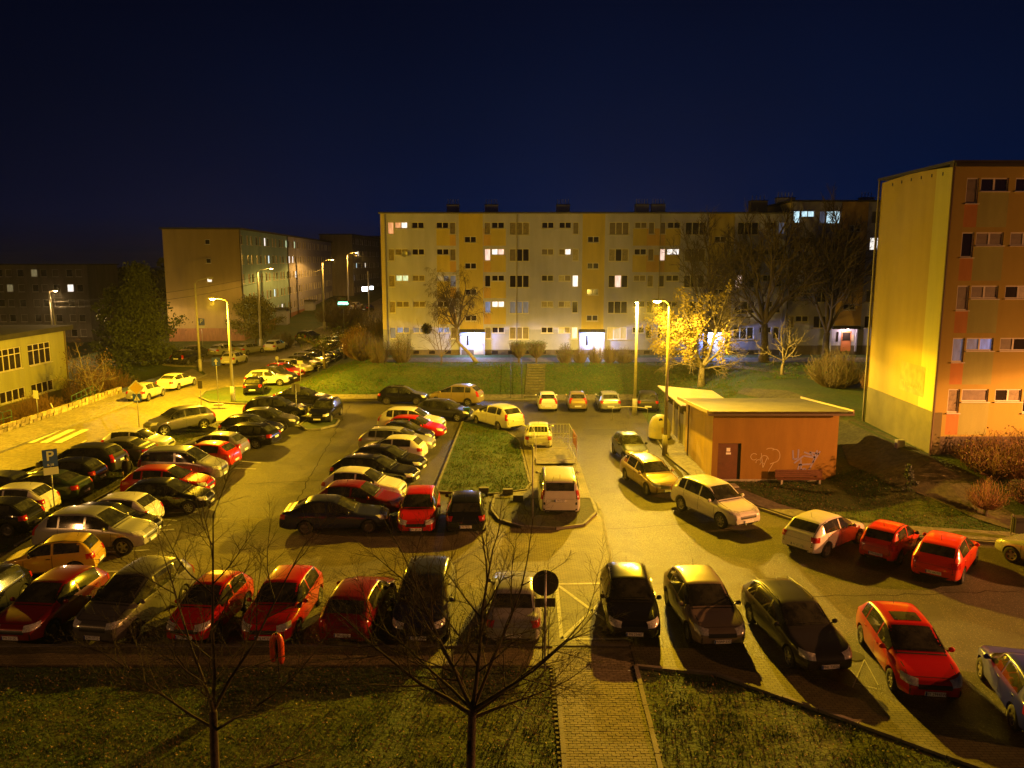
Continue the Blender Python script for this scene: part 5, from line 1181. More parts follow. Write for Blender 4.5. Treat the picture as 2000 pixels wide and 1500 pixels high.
s = post('traffic_sign', W(588, 758).x, W(588, 758).y, 2.2, 'slim pole with a small plate on the bank above the black saloon'); plate(s, .5, .3, 2.1, SBK)
s = post('bollard', W(107, 806).x, W(107, 806).y, .8, 'short white bollard leaning over by the stone wall', cat='bollard', mt=SWH, r=.05, lean=(0, -.35))
# pharmacy cross
s = post('pharmacy_sign', -24.8, 116.0, 5.2, 'glowing green pharmacy cross sign on a post', cat='shop sign'); m = MB(); m.box(-.9, .9, -.12, .0, 4.55, 5.25); m.box(-.4, .4, -.125, .005, 4.1, 5.7)
m.build('cross', mat('cross_body', (.01, .05, .03), .5), s); m = MB(); m.box(-.7, .7, -.15, -.13, 4.7, 5.1); m.build('green_tubes', emis('pharmacy_green', (.10, 1.0, .55), 5.0), s)
text('APTEKA', s, .42, (0, -.16, 4.9), emis('pharmacy_text', (.6, 1.0, .85), 6.0))
# holder on black post in the near lawn
hx = W(545, 1325); s = post('bag_holder', hx.x, hx.y, 1.15, 'red-orange inverted-U shaped holder on a thin black post in the near lawn', r=.022, cat='litter holder', mt=BLACK)
RO = mat('orange_plastic', (.62, .075, .015), .35, coat=.3)
for sg_ in (-1, 1):
    m = MB(); m.tube([(sg_ * .11, -.06, .55 - (.06 if sg_ > 0 else 0)), (sg_ * .115, -.06, .60), (sg_ * .12, -.06, 1.05), (sg_ * .10, -.06, 1.22), (sg_ * .05, -.06, 1.31), (0, -.06, 1.34)], [.055, .085, .085, .085, .08, .07], 14); m.build('side_shell', RO, s, True)
m = MB(); m.box(-.06, .06, -.03, .02, .6, 1.2); m.build('back_plate', BLACK, s); m = MB(); m.tube([(0, -.06, 1.33), (0, -.06, 1.42)], [.05, .03], 8); m.build('knob', BLACK, s)
# green litter bin, dark litter bin
def bin_(x, y, label, mt, rz=0.0):
    s = empty('litter_bin', (x, y, hz(x, y)), rz); tag(s, label, 'litter bin')
    m = MB(); m.tube([(-.26, 0, 0), (-.26, 0, 1.15)], .03, 7); m.build('post', STEEL, s)
    m = MB(); m.box(-.2, .2, -.16, .16, .35, 1.0); m.box(-.23, .23, -.19, .19, 1.0, 1.04); m.build('body', mt, s); m = MB(); m.box(-.14, .14, -.168, -.162, .8, .92); m.build('opening', BLACK, s); return s
bin_(-3.3, 56.6, 'green litter bin at the top of the grass island', mat('bin_green', (.02, .09, .05), .5)); bp_ = W(1985, 1055); bin_(bp_.x, bp_.y, 'dark litter bin on a post at the right edge', mat('bin_dark', (.03, .03, .025), .5))
# bell-shaped glass container
s = empty('bottle_bank', (9.75, 50.8, .10)); tag(s, 'pale bell-shaped recycling container behind the lamp pole', 'recycling bin'); BEL = mat('bell_plastic', (.55, .50, .30), .5, noise=.1, nscale=3)
m = MB(); m.lathe([(.001, .03), (.72, .03), (.76, .08), (.72, .15), (.72, .75), (.66, 1.05), (.50, 1.35), (.28, 1.52), (.001, 1.58)], 28); m.build('shell', BEL, s, True)
m = MB(); m.lathe([(.77, .0), (.80, .04), (.77, .08)], 28); m.build('base_ring', BLACK, s); m = MB(); m.lathe([(.001, -.02), (.12, -.02), (.14, .04)], 14, (-.05, -.52, 1.28), axis='y'); m.build('opening', BLACK, s)
m = MB(); m.box(-.02, .26, -.735, -.722, .45, .85); m.build('label', mat('label_yellow', (.45, .30, .05), .6), s)
# cage trailer
s = empty('cage_trailer', (2.45, 45.6, .11), R(2)); tag(s, 'open wire-cage trailer with red-white end boards between cream cars', 'trailer')
for a, b in (((-1.15, -1.9), (1.15, -1.9)), ((-1.15, 1.9), (1.15, 1.9))):
    for zz in (.35, 1.0, 1.6): m = MB(); m.tube([(a[0], a[1], zz), (b[0], b[1], zz)], .013, 5); m.build('rail', SWH, s)
for xx in (-1.15, 1.15):
    for zz in (.35, 1.6): m = MB(); m.tube([(xx, -1.9, zz), (xx, 1.9, zz)], .013, 5); m.build('rail', SWH, s)
    for yy in (-1.9, 0, 1.9): m = MB(); m.tube([(xx, yy, .0), (xx, yy, 1.62)], .018, 5); m.build('post', SWH, s)
m = MB(); m.box(-1.1, 1.1, -1.85, 1.85, .06, .09); m.build('floor', SLAB, s)
for k in range(11): m = MB(); m.tube([(-1.0 + k * .2, 1.9, .35), (-1.0 + k * .2, 1.9, 1.6)], .010, 4); m.build('bar', SWH, s)
m = MB(); m.box(1.17, 1.19, -1.9, .2, .9, 1.65); m.build('end_board', mat('board_red', (.42, .12, .06), .6), s); m = MB(); m.box(1.195, 1.205, -1.9, .2, 1.15, 1.35); m.build('white_band', SWH, s)
# barrier hoop near the lamp
s = empty('barrier', (8.7, 58.2, 0)); tag(s, 'pale curved guard rail on posts at the foot of the tall yellow pole', 'guard rail')
pts = [(-1.3 + 1.3 * (1 - math.cos(t)) * 1.0, -1.2 + .9 * math.sin(t), .85) for t in [PI * k / 8 for k in range(9)]]
m = MB(); m.tube(pts, .035, 6); m.build('rail', mat('rail_pale', (.5, .47, .3), .5), s)
for k in (0, 4, 8): m = MB(); m.tube([(pts[k][0], pts[k][1], 0), pts[k]], .03, 6); m.build('post', STEEL, s)
# steps with handrail
s = empty('steps', (1.9, 66.1, 0)); tag(s, 'flight of concrete steps up the grass bank', 'steps')
for k in range(13):
    m = MB(); y = k * .50; m.box(-.85, .85, y, y + .51, -.12 + .168 * k, .20 + .168 * k); o = m.build('step', PATHD, s); o.location = (k * .03, 0, 0)
for xx, nm in ((-1.05, 0), (-2.0, 1)):
    h_ = empty('handrail', (1.9 + xx, 66.0, 0)); tag(h_, ('thin dark handrail nearest the concrete steps', 'second thin handrail left of the concrete steps')[nm], 'handrail', 'handrails beside the steps')
    for yy in (0, 3, 6): m = MB(); m.tube([(0, yy, hz(1.9, 66 + yy)), (0, yy, hz(1.9, 66 + yy) + .95)], .025, 6); m.build('post', BLACK, h_)
    m = MB(); m.tube([(0, -.1, .93), (0, 6.3, hz(1.9, 72.2) + .97)], .028, 6); m.build('rail', BLACK, h_)
# walls, fence, railings on the left
s = empty('stone_wall', (-34.9, 44, 0)); tag(s, 'low rubble stone wall behind the street pavement', 'wall'); rs = random.Random(4)
STN = [mat('stone_%d' % k, c, .9, noise=.3, nscale=5, bump=.5) for k, c in enumerate(((.30, .25, .15), (.22, .18, .11), (.38, .32, .19)))]
y = 0; cnt = 0
while y < 25:
    for row in range(2):
        wd_ = rs.uniform(.32, .6); hh_ = rs.uniform(.24, .33)
        m = MB(); m.obox((rs.uniform(-.04, .04), y + wd_ / 2 + row * .1, .12 + row * .29), (.17, 0, .02), (0, wd_ / 2 * .93, rs.uniform(-.02, .02)), (0.02, 0, hh_ / 2)); m.build('stone', rs.choice(STN), s)
    y += .5
m = MB(); m.box(-.15, .13, 0, 25, -.1, .42); m.build('mortar_core', mat('mortar', (.10, .085, .05), .95), s)
RG = mat('rail_green', (.05, .13, .09), .5)
for a, b, lb in (((-37.6, 52), (-37.6, 58), 'green tubular railing behind the stone wall'), ((-36.4, 64), (-37.8, 71), 'green railing before the yellow-green building'), ((-38.2, 45), (-37.9, 51), 'green railing at the left edge')):
    a, b = Vector(a), Vector(b); s = empty('railing', (a.x, a.y, -.6)); tag(s, lb, 'railing', 'green railings'); d = b - a; n = 6
    for k in range(n + 1): q = d * k / n; m = MB(); m.tube([(q.x, q.y, -.8), (q.x, q.y, 1.2)], .025, 5); m.build('post', RG, s)
    for zz in (.7, 1.2): m = MB(); m.tube([(0, 0, zz), (d.x, d.y, zz)], .025, 5); m.build('rail', RG, s)
for k, (a, b) in enumerate((((-22.4, 75), (-19.9, 92)), )):
    s = empty('railing', (-20.4, 82, 0)); tag(s, 'low pale tube rail at the edge of the angled bays', 'railing')
    m = MB(); m.tube([(0, 0, .5), (0, 12, .5)], .04, 6); m.build('rail', STEEL, s)
    for yy in (0, 4, 8, 12): m = MB(); m.tube([(0, yy, 0), (0, yy, .5)], .04, 6); m.build('post', STEEL, s)
s = empty('retaining_wall', (-22.2, 126, 0)); tag(s, 'dark retaining wall of concrete blocks below the distant cars', 'wall')
for r_k in range(3):
    for k in range(8): m = MB(); m.box(k * 1.1, k * 1.1 + 1.06, -.2, .2, r_k * .62, r_k * .62 + .59); m.build('block', KERB, s)
# manhole and litter
for q, lb in (((1085, 848), 'round manhole cover on the access lane'), ((1665, 1282), 'manhole cover between charcoal and red car')):
    c = W(*q); m = MB(); m.lathe([(.001, .028), (.31, .028), (.34, .020)], 22, (c.x, c.y, 0)); tag(m.build('manhole_cover', mat('iron', (.05, .045, .04), .5, .5)), lb, 'manhole cover')
c = W(1422, 950); m = MB(); m.obox((c.x + .1, c.y - .3, .1), (.28, .05, 0), (-.04, .3, 0), (0, 0, .06)); tag(m.build('concrete_slab', CONC), 'small tilted concrete slab in the lawn before the bench', 'slab')
c = W(1752, 935); m = MB(); m.box(c.x - .2, c.x + .2, c.y - .15, c.y + .15, hz(c.x, c.y) - .1, hz(c.x, c.y) + .42); tag(m.build('concrete_block', CONC), 'pale concrete stub beside the little spruce', 'concrete block')
for k, (px_, py_) in enumerate(((945, 960), (992, 963), (1012, 975))):
    c = W(px_, py_ + 6); m = MB(); m.box(c.x - .25, c.x + .25, c.y - .12, c.y + .12, .1, .38); tag(m.build('kerb_block', KERB), ('loose kerb block nearest the black hatchback at the island end', 'loose kerb block in the middle of the three by the island', 'loose kerb block nearest the cream minivan')[k], 'kerb block', 'loose blocks at the island end')
# near brick path: single bricks, then the rest joined
s = empty('brick_path', (0, 0, 0)); tag(s, 'yellowish brick path leading down to the bottom edge', kind='structure'); rb = random.Random(8)
bm_ = MB(); bm_.box(.006, .194, .006, .094, -.03, .012); BK = [bm_.mesh('brick', mat('brick_%d' % k, c, .8, noise=.25, nscale=9, bump=.3)) for k, c in enumerate(((.175, .148, .085), (.140, .120, .070), (.205, .175, .10)))]
sheet('path_joint', [(1.2, 12), (3.4, 12), (3.55, 21.3), (3.6, 22.45), (1.35, 22.45), (1.3, 21.3)], mat('joint_sand', (.035, .032, .018), .95), .012, parent=s)
cells = []; y = 14.0; row = 0
while y < 22.4:
    x = 1.08 + (.1 if row % 2 else 0)
    while x < 3.32 + (y - 14) * .02: cells.append((x, y)); x += .2
    y += .1; row += 1
rest = MB()
for k, (x, y) in enumerate(cells):
    z = .03 + rb.uniform(-.004, .004)
    if 16.7 < y < 19.5 and k % 1 == 0 and len([1 for _ in ()]) == 0 and s.get('n', 0) < 290:
        o = bpy.data.objects.new('brick', rb.choice(BK)); COL.objects.link(o); o.parent = s; o.location = (x, y, z); o.rotation_euler = (0, 0, rb.uniform(-.01, .01)); s['n'] = s.get('n', 0) + 1
    else: rest.box(x + .006, x + .194, y + .006, y + .094, z - .03, z + .012, rb.randrange(3))
del s['n']
tag(rest.build('bricks', [b.materials[0] for b in BK], s), kind='stuff')
# ------------------------------------------------------------------ the person
def person(x, y, rz, label):
    root = empty('person', (x, y, hz(x, y) + .03), rz); tag(root, label, 'person')
    V = {'pel': ((0, 0, .95), .14, .11), 'waist': ((0, 0, 1.08), .135, .10), 'chest': ((0, .02, 1.32), .18, .12), 'neck': ((0, .03, 1.50), .06, .06), 'head0': ((0, .05, 1.57), .075, .085), 'head1': ((0, .055, 1.66), .09, .10), 'head2': ((0, .05, 1.74), .06, .07),
         'sl': ((.17, .01, 1.42), .075, .075), 'el': ((.24, -.04, 1.15), .052, .052), 'wl': ((.22, .10, .93), .036, .036), 'sr': ((-.17, .01, 1.42), .075, .075), 'er': ((-.25, .02, 1.14), .052, .052), 'wr': ((-.23, .14, .94), .036, .036),
         'hl': ((.10, .02, .90), .095, .095), 'kl': ((.11, .16, .50), .068, .068), 'al': ((.11, .10, .10), .045, .045), 'tl': ((.12, .26, .045), .04, .035), 'hr': ((-.10, 0, .90), .095, .095), 'kr': ((-.10, -.02, .49), .068, .068), 'ar': ((-.10, -.24, .14), .045, .045), 'tr': ((-.11, -.12, .045), .04, .035)}
    E_ = [('pel', 'waist'), ('waist', 'chest'), ('chest', 'neck'), ('neck', 'head0'), ('head0', 'head1'), ('head1', 'head2'), ('chest', 'sl'), ('sl', 'el'), ('el', 'wl'), ('chest', 'sr'), ('sr', 'er'), ('er', 'wr'), ('pel', 'hl'), ('hl', 'kl'), ('kl', 'al'), ('al', 'tl'), ('pel', 'hr'), ('hr', 'kr'), ('kr', 'ar'), ('ar', 'tr')]
    ks = list(V); me = bpy.data.meshes.new('body'); me.from_pydata([V[k][0] for k in ks], [(ks.index(a), ks.index(b)) for a, b in E_], [])
    ob = bpy.data.objects.new('t', me); COL.objects.link(ob); ob.modifiers.new('s', 'SKIN'); su = ob.modifiers.new('u', 'SUBSURF'); su.levels = su.render_levels = 2
    for i, k in enumerate(ks): me.skin_vertices[0].data[i].radius = V[k][1:]; me.skin_vertices[0].data[i].use_root = (k == 'pel')
    dg = bpy.context.evaluated_depsgraph_get(); b = bpy.data.meshes.new_from_object(ob.evaluated_get(dg)); bpy.data.objects.remove(ob); b.name = 'body'
    b.materials.clear()
    for mm_ in (mat('jacket_dark', (.018, .016, .018), .8), mat('trousers', (.022, .020, .024), .85), mat('skin', (.40, .22, .15), .6), mat('shoes', (.03, .025, .02), .6)): b.materials.append(mm_)
    for p in b.polygons:
        c = p.center; p.use_smooth = True
        p.material_index = 2 if (c.z > 1.49 or (c.z < .97 and abs(c.x) > .19)) else (3 if c.z < .11 else (1 if c.z < .88 else 0))
    link('body', b, root)
    m = MB(); m.lathe([(.001, .145), (.06, .13), (.098, .07), (.108, 0), (.10, -.06)], 16, (0, .035, 1.665)); m.build('hair', mat('hair_dark', (.02, .014, .01), .8), root, True)
    m = MB(); m.lathe([(.19, 0), (.20, .12), (.19, .25), (.205, .4), (.16, .52)], 16, (0, .0, .93)); 
    m.v = [(v[0], v[1] * .72, v[2]) for v in m.v]; m.build('jacket', MATS['jacket_dark'], root, True)
    for s_ in (-1, 1):
        wx, wy = (.22, .10) if s_ > 0 else (-.23, .14); m = MB(); m.tube([(wx, wy, .93), (wx, wy + .02, .86), (wx, wy + .03, .82)], [.035, .042, .03], 8)
        for k in range(4): m.tube([(wx + (k - 1.5) * .018, wy + .035, .83), (wx + (k - 1.5) * .018, wy + .045, .79 - (0, .01, .012, .0)[k]), (wx + (k - 1.5) * .016, wy + .03, .76)], [.010, .009, .006], 5)
        m.tube([(wx - s_ * .03, wy + .03, .87), (wx - s_ * .045, wy + .06, .83)], [.012, .008], 5); m.build('hand', MATS['skin'], root, True)
    for s_ in (-1, 1): m = MB(); m.lathe([(.001, -.01), (.011, -.004), (.012, .004)], 8, (s_ * .032, .142, 1.665), axis='y'); m.build('eye', BLACK, root)
    m = MB(); m.tube([(0, .13, 1.67), (0, .165, 1.635), (0, .145, 1.63)], [.01, .016, .012], 6); m.build('nose', MATS['skin'], root)
    return root
c = W(252, 955); person(c.x, c.y, R(200), 'person in dark clothes walking between the verge and the left row')
# ------------------------------------------------------------------ trees and shrubs
def grow(mb, rng, p, d, L, r, depth, P_):
    """one limb and, along it, the limbs of the next order"""
    n = 5 if depth > 1 else 4; pts = [p.copy()]; rad = [r]; q = p.copy(); dd = d.normalized(); dirs = [dd.copy()]
    for k in range(n):
        dd = (dd + Vector((rng.gauss(0, 1), rng.gauss(0, 1), rng.gauss(0, 1))) * P_['wob'] + Vector((0, 0, P_['up'][depth]))).normalized()
        q = q + dd * L / n; pts.append(q.copy()); rad.append(max(r * (1 - (k + 1) / n * (1 - P_['taper'])), P_['rmin'])); dirs.append(dd.copy())
    mb.tube(pts, rad, 7 if r > .06 else (5 if r > .02 else 3), P_['mi'](r) if 'mi' in P_ else 0, cap=False)
    if depth == 0:
        P_['tips'].append(pts[-1]); P_['tips'].append(pts[2]); return
    nk = P_['kids'][depth]; nk = max(1, int(nk * rng.uniform(.8, 1.25)))
    a0 = rng.uniform(0, 6.28)
    for k in range(nk):
        t = lerp(P_['start'][depth], 1.0, (k + rng.random()) / nk) if k < nk - 1 else 1.0
        i = min(n - 1, int(t * n)); u = t * n - i; base = pts[i].lerp(pts[i + 1], u) if i < n else pts[-1]; bd = dirs[min(i + 1, n)]
        ax = bd.cross(Vector((0, 0, 1)));
        if ax.length < .05: ax = Vector((1, 0, 0))
        ax.normalize(); a0 += 2.4 + rng.uniform(-.5, .5)
        side = (Matrix.Rotation(a0, 3, bd) @ ax); an = R(rng.uniform(*P_['ang'][depth])) * (.4 if t >= 1.0 else 1)
        nd = (bd * math.cos(an) + side * math.sin(an))
        rr = min(rad[i] * .75, r * P_['rk'][depth])
        grow(mb, rng, base, nd, L * P_['lk'][depth] * rng.uniform(.7, 1.15) * (1.1 - .35 * t), rr, depth - 1, P_)
def tree(name, x, y, seed, trunk, limbs, label, cat='tree', group=None, bark=BARK, twig=TWIG, z=None, leaves=None, trunkpts=None, **P_):
    rng = random.Random(seed); z = hz(x, y) if z is None else z
    root = empty(name, (x, y, z)); tag(root, label, cat, group)
    D = P_.pop('depth', 3)
    P_ = dict(dict(wob=.10, up=[0.02, .03, .05, .05, .05], taper=.35, rmin=.006, kids=[0, 5, 5, 5, 5], start=[.1, .15, .2, .25, .3], ang=[(30, 60)] * 5, rk=[.5] * 5, lk=[.55] * 5), **P_); P_['tips'] = []
    tm = MB(); th, tr = trunk
    tp = trunkpts or [(0, 0, -.2), (rng.uniform(-.05, .05), rng.uniform(-.05, .05), th * .5), (rng.uniform(-.08, .08), rng.uniform(-.08, .08), th)]
    tm.tube([(tp[0][0], tp[0][1], tp[0][2])] + [tuple(p) for p in tp[1:]], [tr * 1.35] + [lerp(tr, tr * .75, k / (len(tp) - 1)) for k in range(1, len(tp))], 10); tm.build('trunk', bark, root, True)
    top = Vector(tp[-1]); cm_ = MB()
    for (dx, dy, dz, L, r, t) in limbs:
        b = Vector(tp[0]).lerp(top, t) if len(tp) < 4 else top * t
        if t < 1: b = Vector(tp[-2]).lerp(top, max(0, 1 - (1 - t) * 2))
        grow(cm_, rng, b, Vector((dx, dy, dz)), L, r, D, P_)
    cm_.build('crown', twig, root, True)
    if leaves:
        n, size, mt, spread, keep = leaves; lm = MB(); tips = [t for t in P_['tips'] if keep(t)]
        for k in range(n):
            if not tips: break
            c = rng.choice(tips) + Vector((rng.gauss(0, spread), rng.gauss(0, spread), rng.gauss(0, spread))); u = Vector((rng.gauss(0, 1), rng.gauss(0, 1), rng.gauss(0, 1))).normalized(); v = u.cross(Vector((rng.gauss(0, 1), rng.gauss(0, 1), rng.gauss(0, 1)))).normalized()
            s_ = size * rng.uniform(.5, 1.3); lm.face([c - u * s_, c + v * s_ * .6, c + u * s_, c - v * s_ * .6])
        tag(lm.build('leaves', mt, root), kind='stuff')
    return root
# foreground pair
rg = random.Random(5)
def vase(rng, n, L, r, tilt=(10, 50), t=(.75, 1)):
    o = []
    for k in range(n):
        a = 2 * PI * (k + rng.uniform(-.3, .3)) / n; an = R(rng.uniform(*tilt)); o.append((math.sin(an) * math.cos(a), math.sin(an) * math.sin(a), math.cos(an), L * rng.uniform(.75, 1.1), r * rng.uniform(.7, 1.1), rng.uniform(*t)))
    return o
fg = dict(wob=.07, up=[.0, .015, .04, .05], taper=.24, rmin=.0024, kids=[0, 8, 9, 8], start=[.1, .10, .12, .15], ang=[(25, 50), (25, 50), (28, 55), (28, 55)], rk=[.42, .42, .42, .42], lk=[.5, .48, .46, .50], depth=3)
c = W(425, 1700); tree('bare_tree', -5.62, 13.6, 21, (3.4, .10), [(0.02, .05, 1, 3.7, .045, 1), (-.9, .1, .55, 2.6, .032, .9), (.8, -.1, .5, 2.7, .032, .88), (-.5, .3, .9, 3.2, .036, 1), (.45, .3, 1, 3.4, .038, 1), (-.95, -.2, .15, 1.9, .035, .5), (.9, .3, .2, 1.8, .035, .55), (.1, -.6, .9, 2.4, .04, 1)],
     'bare young tree in the near lawn at the lower left', group='bare trees in the near lawn', z=-.05, **fg)
tree('bare_tree', -.82, 13.9, 34, (3.2, .11), [(.1, .1, 1, 3.2, .055, 1), (-.45, .1, 1, 3.3, .045, 1), (-.7, 0, .8, 2.9, .036, 1), (.95, .1, .38, 2.9, .038, .97), (.8, -.2, .8, 2.6, .045, 1), (-.95, .2, .5, 2.9, .05, .97), (.35, .3, 1, 3.1, .045, 1), (-.2, -.3, 1, 2.8, .045, 1), (.9, .3, .2, 2.0, .04, .95)],
     'bare spreading tree in the near lawn below the silver saloon', group='bare trees in the near lawn', z=-.05, **fg)
# weeping birch with mistletoe, its leaning stem in front of the entrance
bx_ = W(940, 722, 2.1)
tree('birch', 3.2 - 6.4, 74.2, 7, (5, .16), [(-.4, 0, 1, 4.2, .10, 1), (.3, 0, 1, 4.0, .10, 1), (-.9, 0, .8, 3.4, .08, 1), (.8, .1, .9, 3.2, .08, 1), (0, .3, 1, 3.6, .08, 1), (-.1, -.3, 1, 3.2, .07, 1)], 'weeping birch with leaning pale stem before the left entrance',
     bark=BARKL, trunkpts=[(0, 0, -.2), (-.9, 0, .9), (-2.0, 0, 2.0), (-2.0, 0, 3.2)], wob=.10, up=[-.7, -.25, .02, .08], taper=.3, rmin=.010, kids=[0, 10, 8, 6], start=[.1, .1, .15, .2], ang=[(15, 40), (30, 60), (25, 55), (25, 50)], rk=[.4, .45, .5, .6], lk=[.55, .62, .5, .6], depth=3)
mo = MB(); rm = random.Random(2)
for k in range(420):
    a, b = rm.uniform(0, 2 * PI), math.acos(rm.uniform(-1, 1)); d = Vector((math.sin(b) * math.cos(a), math.sin(b) * math.sin(a), math.cos(b))); q = d * rm.uniform(.42, .58); mo.tube([d * .08, q], [.012, .02], 3)
o = tag(mo.build('mistletoe', mat('mistletoe', (.035, .035, .012), .9)), 'dark round mistletoe ball hanging in the birch', 'mistletoe'); o.location = W(835, 627, 5.2); o.location = (-8.0, 73.6, 5.35)
tree('small_tree', -6.6, 72.6, 15, (.8, .07), [(0, 0, 1, 3.4, .05, 1), (-.5, 0, 1, 2.9, .045, 1), (.5, .1, 1, 2.6, .045, 1), (-.9, .1, .9, 2.8, .04, .8), (.8, 0, .8, 2.4, .04, .9)], 'thin multi-stemmed dark tree left of the birch', wob=.12, rmin=.012, kids=[0, 5, 5, 5], lk=[.5, .5, .55, .6], depth=2)
# lamp-lit tree
lit_keep = lambda t: t.x < 1.6 and t.z > 2.2
tree('broad_tree', 16.7 - .4, 66.8, 3, (1.6, .30), [(-.55, 0, 1, 5.2, .17, 1), (.35, 0, 1, 5.6, .18, 1), (-1.0, -.2, .75, 4.4, .12, 1), (.9, .2, .7, 4.0, .11, 1), (-.9, .3, 1.1, 4.8, .12, 1), (.5, -.5, 1, 4.0, .10, 1), (-1.1, -.1, .35, 3.4, .09, 1), (1.0, 0, .15, 2.6, .07, .9)], 'spreading tree with twigs glowing yellow beside the tall lamp',
     bark=BARKL, twig=BARKL, wob=.15, up=[-.05, -.03, .0, .03], rmin=.014, kids=[0, 6, 6, 7], lk=[.45, .48, .5, .55], ang=[(30, 65)] * 4, depth=3, leaves=(8500, .10, mat('leaf_gold', (.42, .32, .06), .8, noise=.3, nscale=3), .16, lit_keep))
DK = dict(wob=.09, rmin=.016, kids=[0, 8, 8, 9], lk=[.45, .45, .48, .5], ang=[(20, 45), (22, 48), (25, 50), (25, 50)], up=[.04, .05, .06, .06], depth=3)
tree('tall_tree', 24.0, 74.5, 9, (3.6, .42), [(0, 0, 1, 8.2, .26, 1), (-.35, 0, 1, 8.0, .22, 1), (.4, .1, 1, 7.6, .22, 1), (-.7, .2, 1, 7.0, .18, 1), (.75, -.1, 1, 6.6, .17, 1), (0, .5, 1, 7, .17, 1), (-.95, 0, .8, 5, .13, .95)], 'tall dark bare tree in front of the long block', **DK)
tree('tall_tree', 30.5, 76.0, 13, (2.6, .36), [(0, 0, 1, 9.5, .24, 1), (-.25, 0, 1, 9.0, .2, 1), (.25, .1, 1, 9, .2, 1), (-.45, .1, 1, 8, .16, 1), (.5, 0, 1, 7.5, .16, 1), (0, -.4, 1, 8, .16, 1)], 'tall dark narrow tree left of the yellow gable', **DK)
tree('tall_tree', 19.0, 77.0, 17, (3.0, .24), [(0, 0, 1, 8.5, .16, 1), (-.35, 0, 1, 7.5, .13, 1), (.35, 0, 1, 7.5, .13, 1), (.6, .1, 1, 6, .1, 1)], 'thin bare tree rising behind the glowing tree', **DK)
tree('small_tree', 22.9, 66.0, 25, (1.2, .13), [(-.5, 0, 1, 2.9, .08, 1), (.4, 0, 1, 2.8, .08, 1), (.9, 0, .9, 2.6, .07, 1), (-1, 0, .7, 2.4, .06, 1)], 'small pale-stemmed tree above the substation roof', bark=BARKL, twig=BARKL, wob=.16, rmin=.012, kids=[0, 6, 6, 6], lk=[.5] * 4, depth=2)
for k, (x, y, lb) in enumerate(((-20.2, 84.0, 'first pollarded young tree along the angled bays'), (-19.8, 92.5, 'second pollarded young tree along the angled bays'), (-20.2, 101.0, 'third young tree, beside the pharmacy sign'))):
    tree('street_tree', x, y, 40 + k, (2.1, .16), vase(random.Random(k), 9, 2.2, .06, (30, 80)), lb, group='young trees along the bays', bark=BARKL, wob=.14, rmin=.016, kids=[0, 7, 6], lk=[.6, .55, .6], depth=1, leaves=(900, .09, LEAFG, .25, lambda t: True))
# leafy tree at the gable corner, conifer, lit multi-stem tree
def foliage(name, x, y, label, prof, n, size, mt, seed, trunk=None, cat='tree', z=None, squash=1.0, core=None, group=None):
    """leaf-sized faces in uneven clumps through the volume of revolution prof [(radius, z)]"""
    rng = random.Random(seed); z = hz(x, y) if z is None else z; root = empty(name, (x, y, z)); tag(root, label, cat, group)
    if trunk: m = MB(); m.tube([(0, 0, -.1), (0, 0, trunk[0])], [trunk[1], trunk[1] * .5], 8); m.build('trunk', BARK, root)
    zs = [p[1] for p in prof]; lm = MB(); cl = []
    for k in range(max(12, n // 70)):
        zz = rng.uniform(zs[0], zs[-1]); rr = (1 + .22 * math.sin(zz * 4.1) + .15 * math.sin(zz * 1.7 + seed)) * interp([(q, p) for p, q in reversed(prof)], zz) * math.sqrt(rng.random()) * rng.uniform(.8, 1.12); a = rng.uniform(0, 2 * PI); cl.append(Vector((rr * math.cos(a), rr * math.sin(a) * squash, zz)))
    R0 = max(p[0] for p in prof)
    for k in range(n):
        c = rng.choice(cl) + Vector((rng.gauss(0, 1), rng.gauss(0, 1), rng.gauss(0, .7))) * R0 * .105
        u = Vector((rng.gauss(0, 1), rng.gauss(0, 1), rng.gauss(0, 1))).normalized(); v = u.cross(Vector((rng.gauss(0, 1), rng.gauss(0, 1), rng.gauss(0, 1)))).normalized(); s_ = size * rng.uniform(.5, 1.3)
        lm.face([c - u * s_, c + v * s_ * .55, c + u * s_, c - v * s_ * .55])
    lm.build('crown', mt, root); return root
foliage('leafy_tree', -35.0, 107.0, 'round yellow-lit leafy tree at the corner of the greenish block', [(1.0, 1.2), (3.0, 2.6), (3.1, 4.2), (2.0, 5.8), (.6, 6.4)], 9000, .15, mat('leaf_ochre', (.12, .11, .03), .8, noise=.5, nscale=1.5), 4, (2.5, .2))
foliage('conifer', -41.5, 88.0, 'big dark conifer left of the street, lit on its right side', [(4.3, .3), (4.1, 2.0), (3.2, 4.2), (2.3, 6.6), (1.3, 8.6), (.2, 10.8)], 17000, .17, mat('needles', (.045, .062, .018), .85, noise=.5, nscale=1.2), 6, (9, .25))
foliage('conifer', -45.5, 90.0, 'second dark conifer behind the big one', [(2.2, .3), (2.6, 2.2), (2.1, 4.5), (1.4, 6.5), (.2, 8.5)], 5000, .2, MATS['needles'], 16, (7, .25))
tree('broad_tree', -38.2, 70.5, 51, (1.0, .26), [(-.9, 0, 1, 3.8, .13, 1), (0, .1, 1, 4.2, .13, 1), (.9, 0, .9, 3.6, .12, 1), (-.3, .4, 1, 3.8, .09, 1), (.5, -.3, 1, 3.4, .09, 1)], 'pale-limbed tree forking low beside the stone wall', bark=BARKL, twig=BARKL, wob=.13, rmin=.014, kids=[0, 6, 6, 6], lk=[.5, .5, .5, .5], depth=2, leaves=(1500, .07, mat('leaf_rust', (.14, .075, .03), .8), .3, lambda t: True))
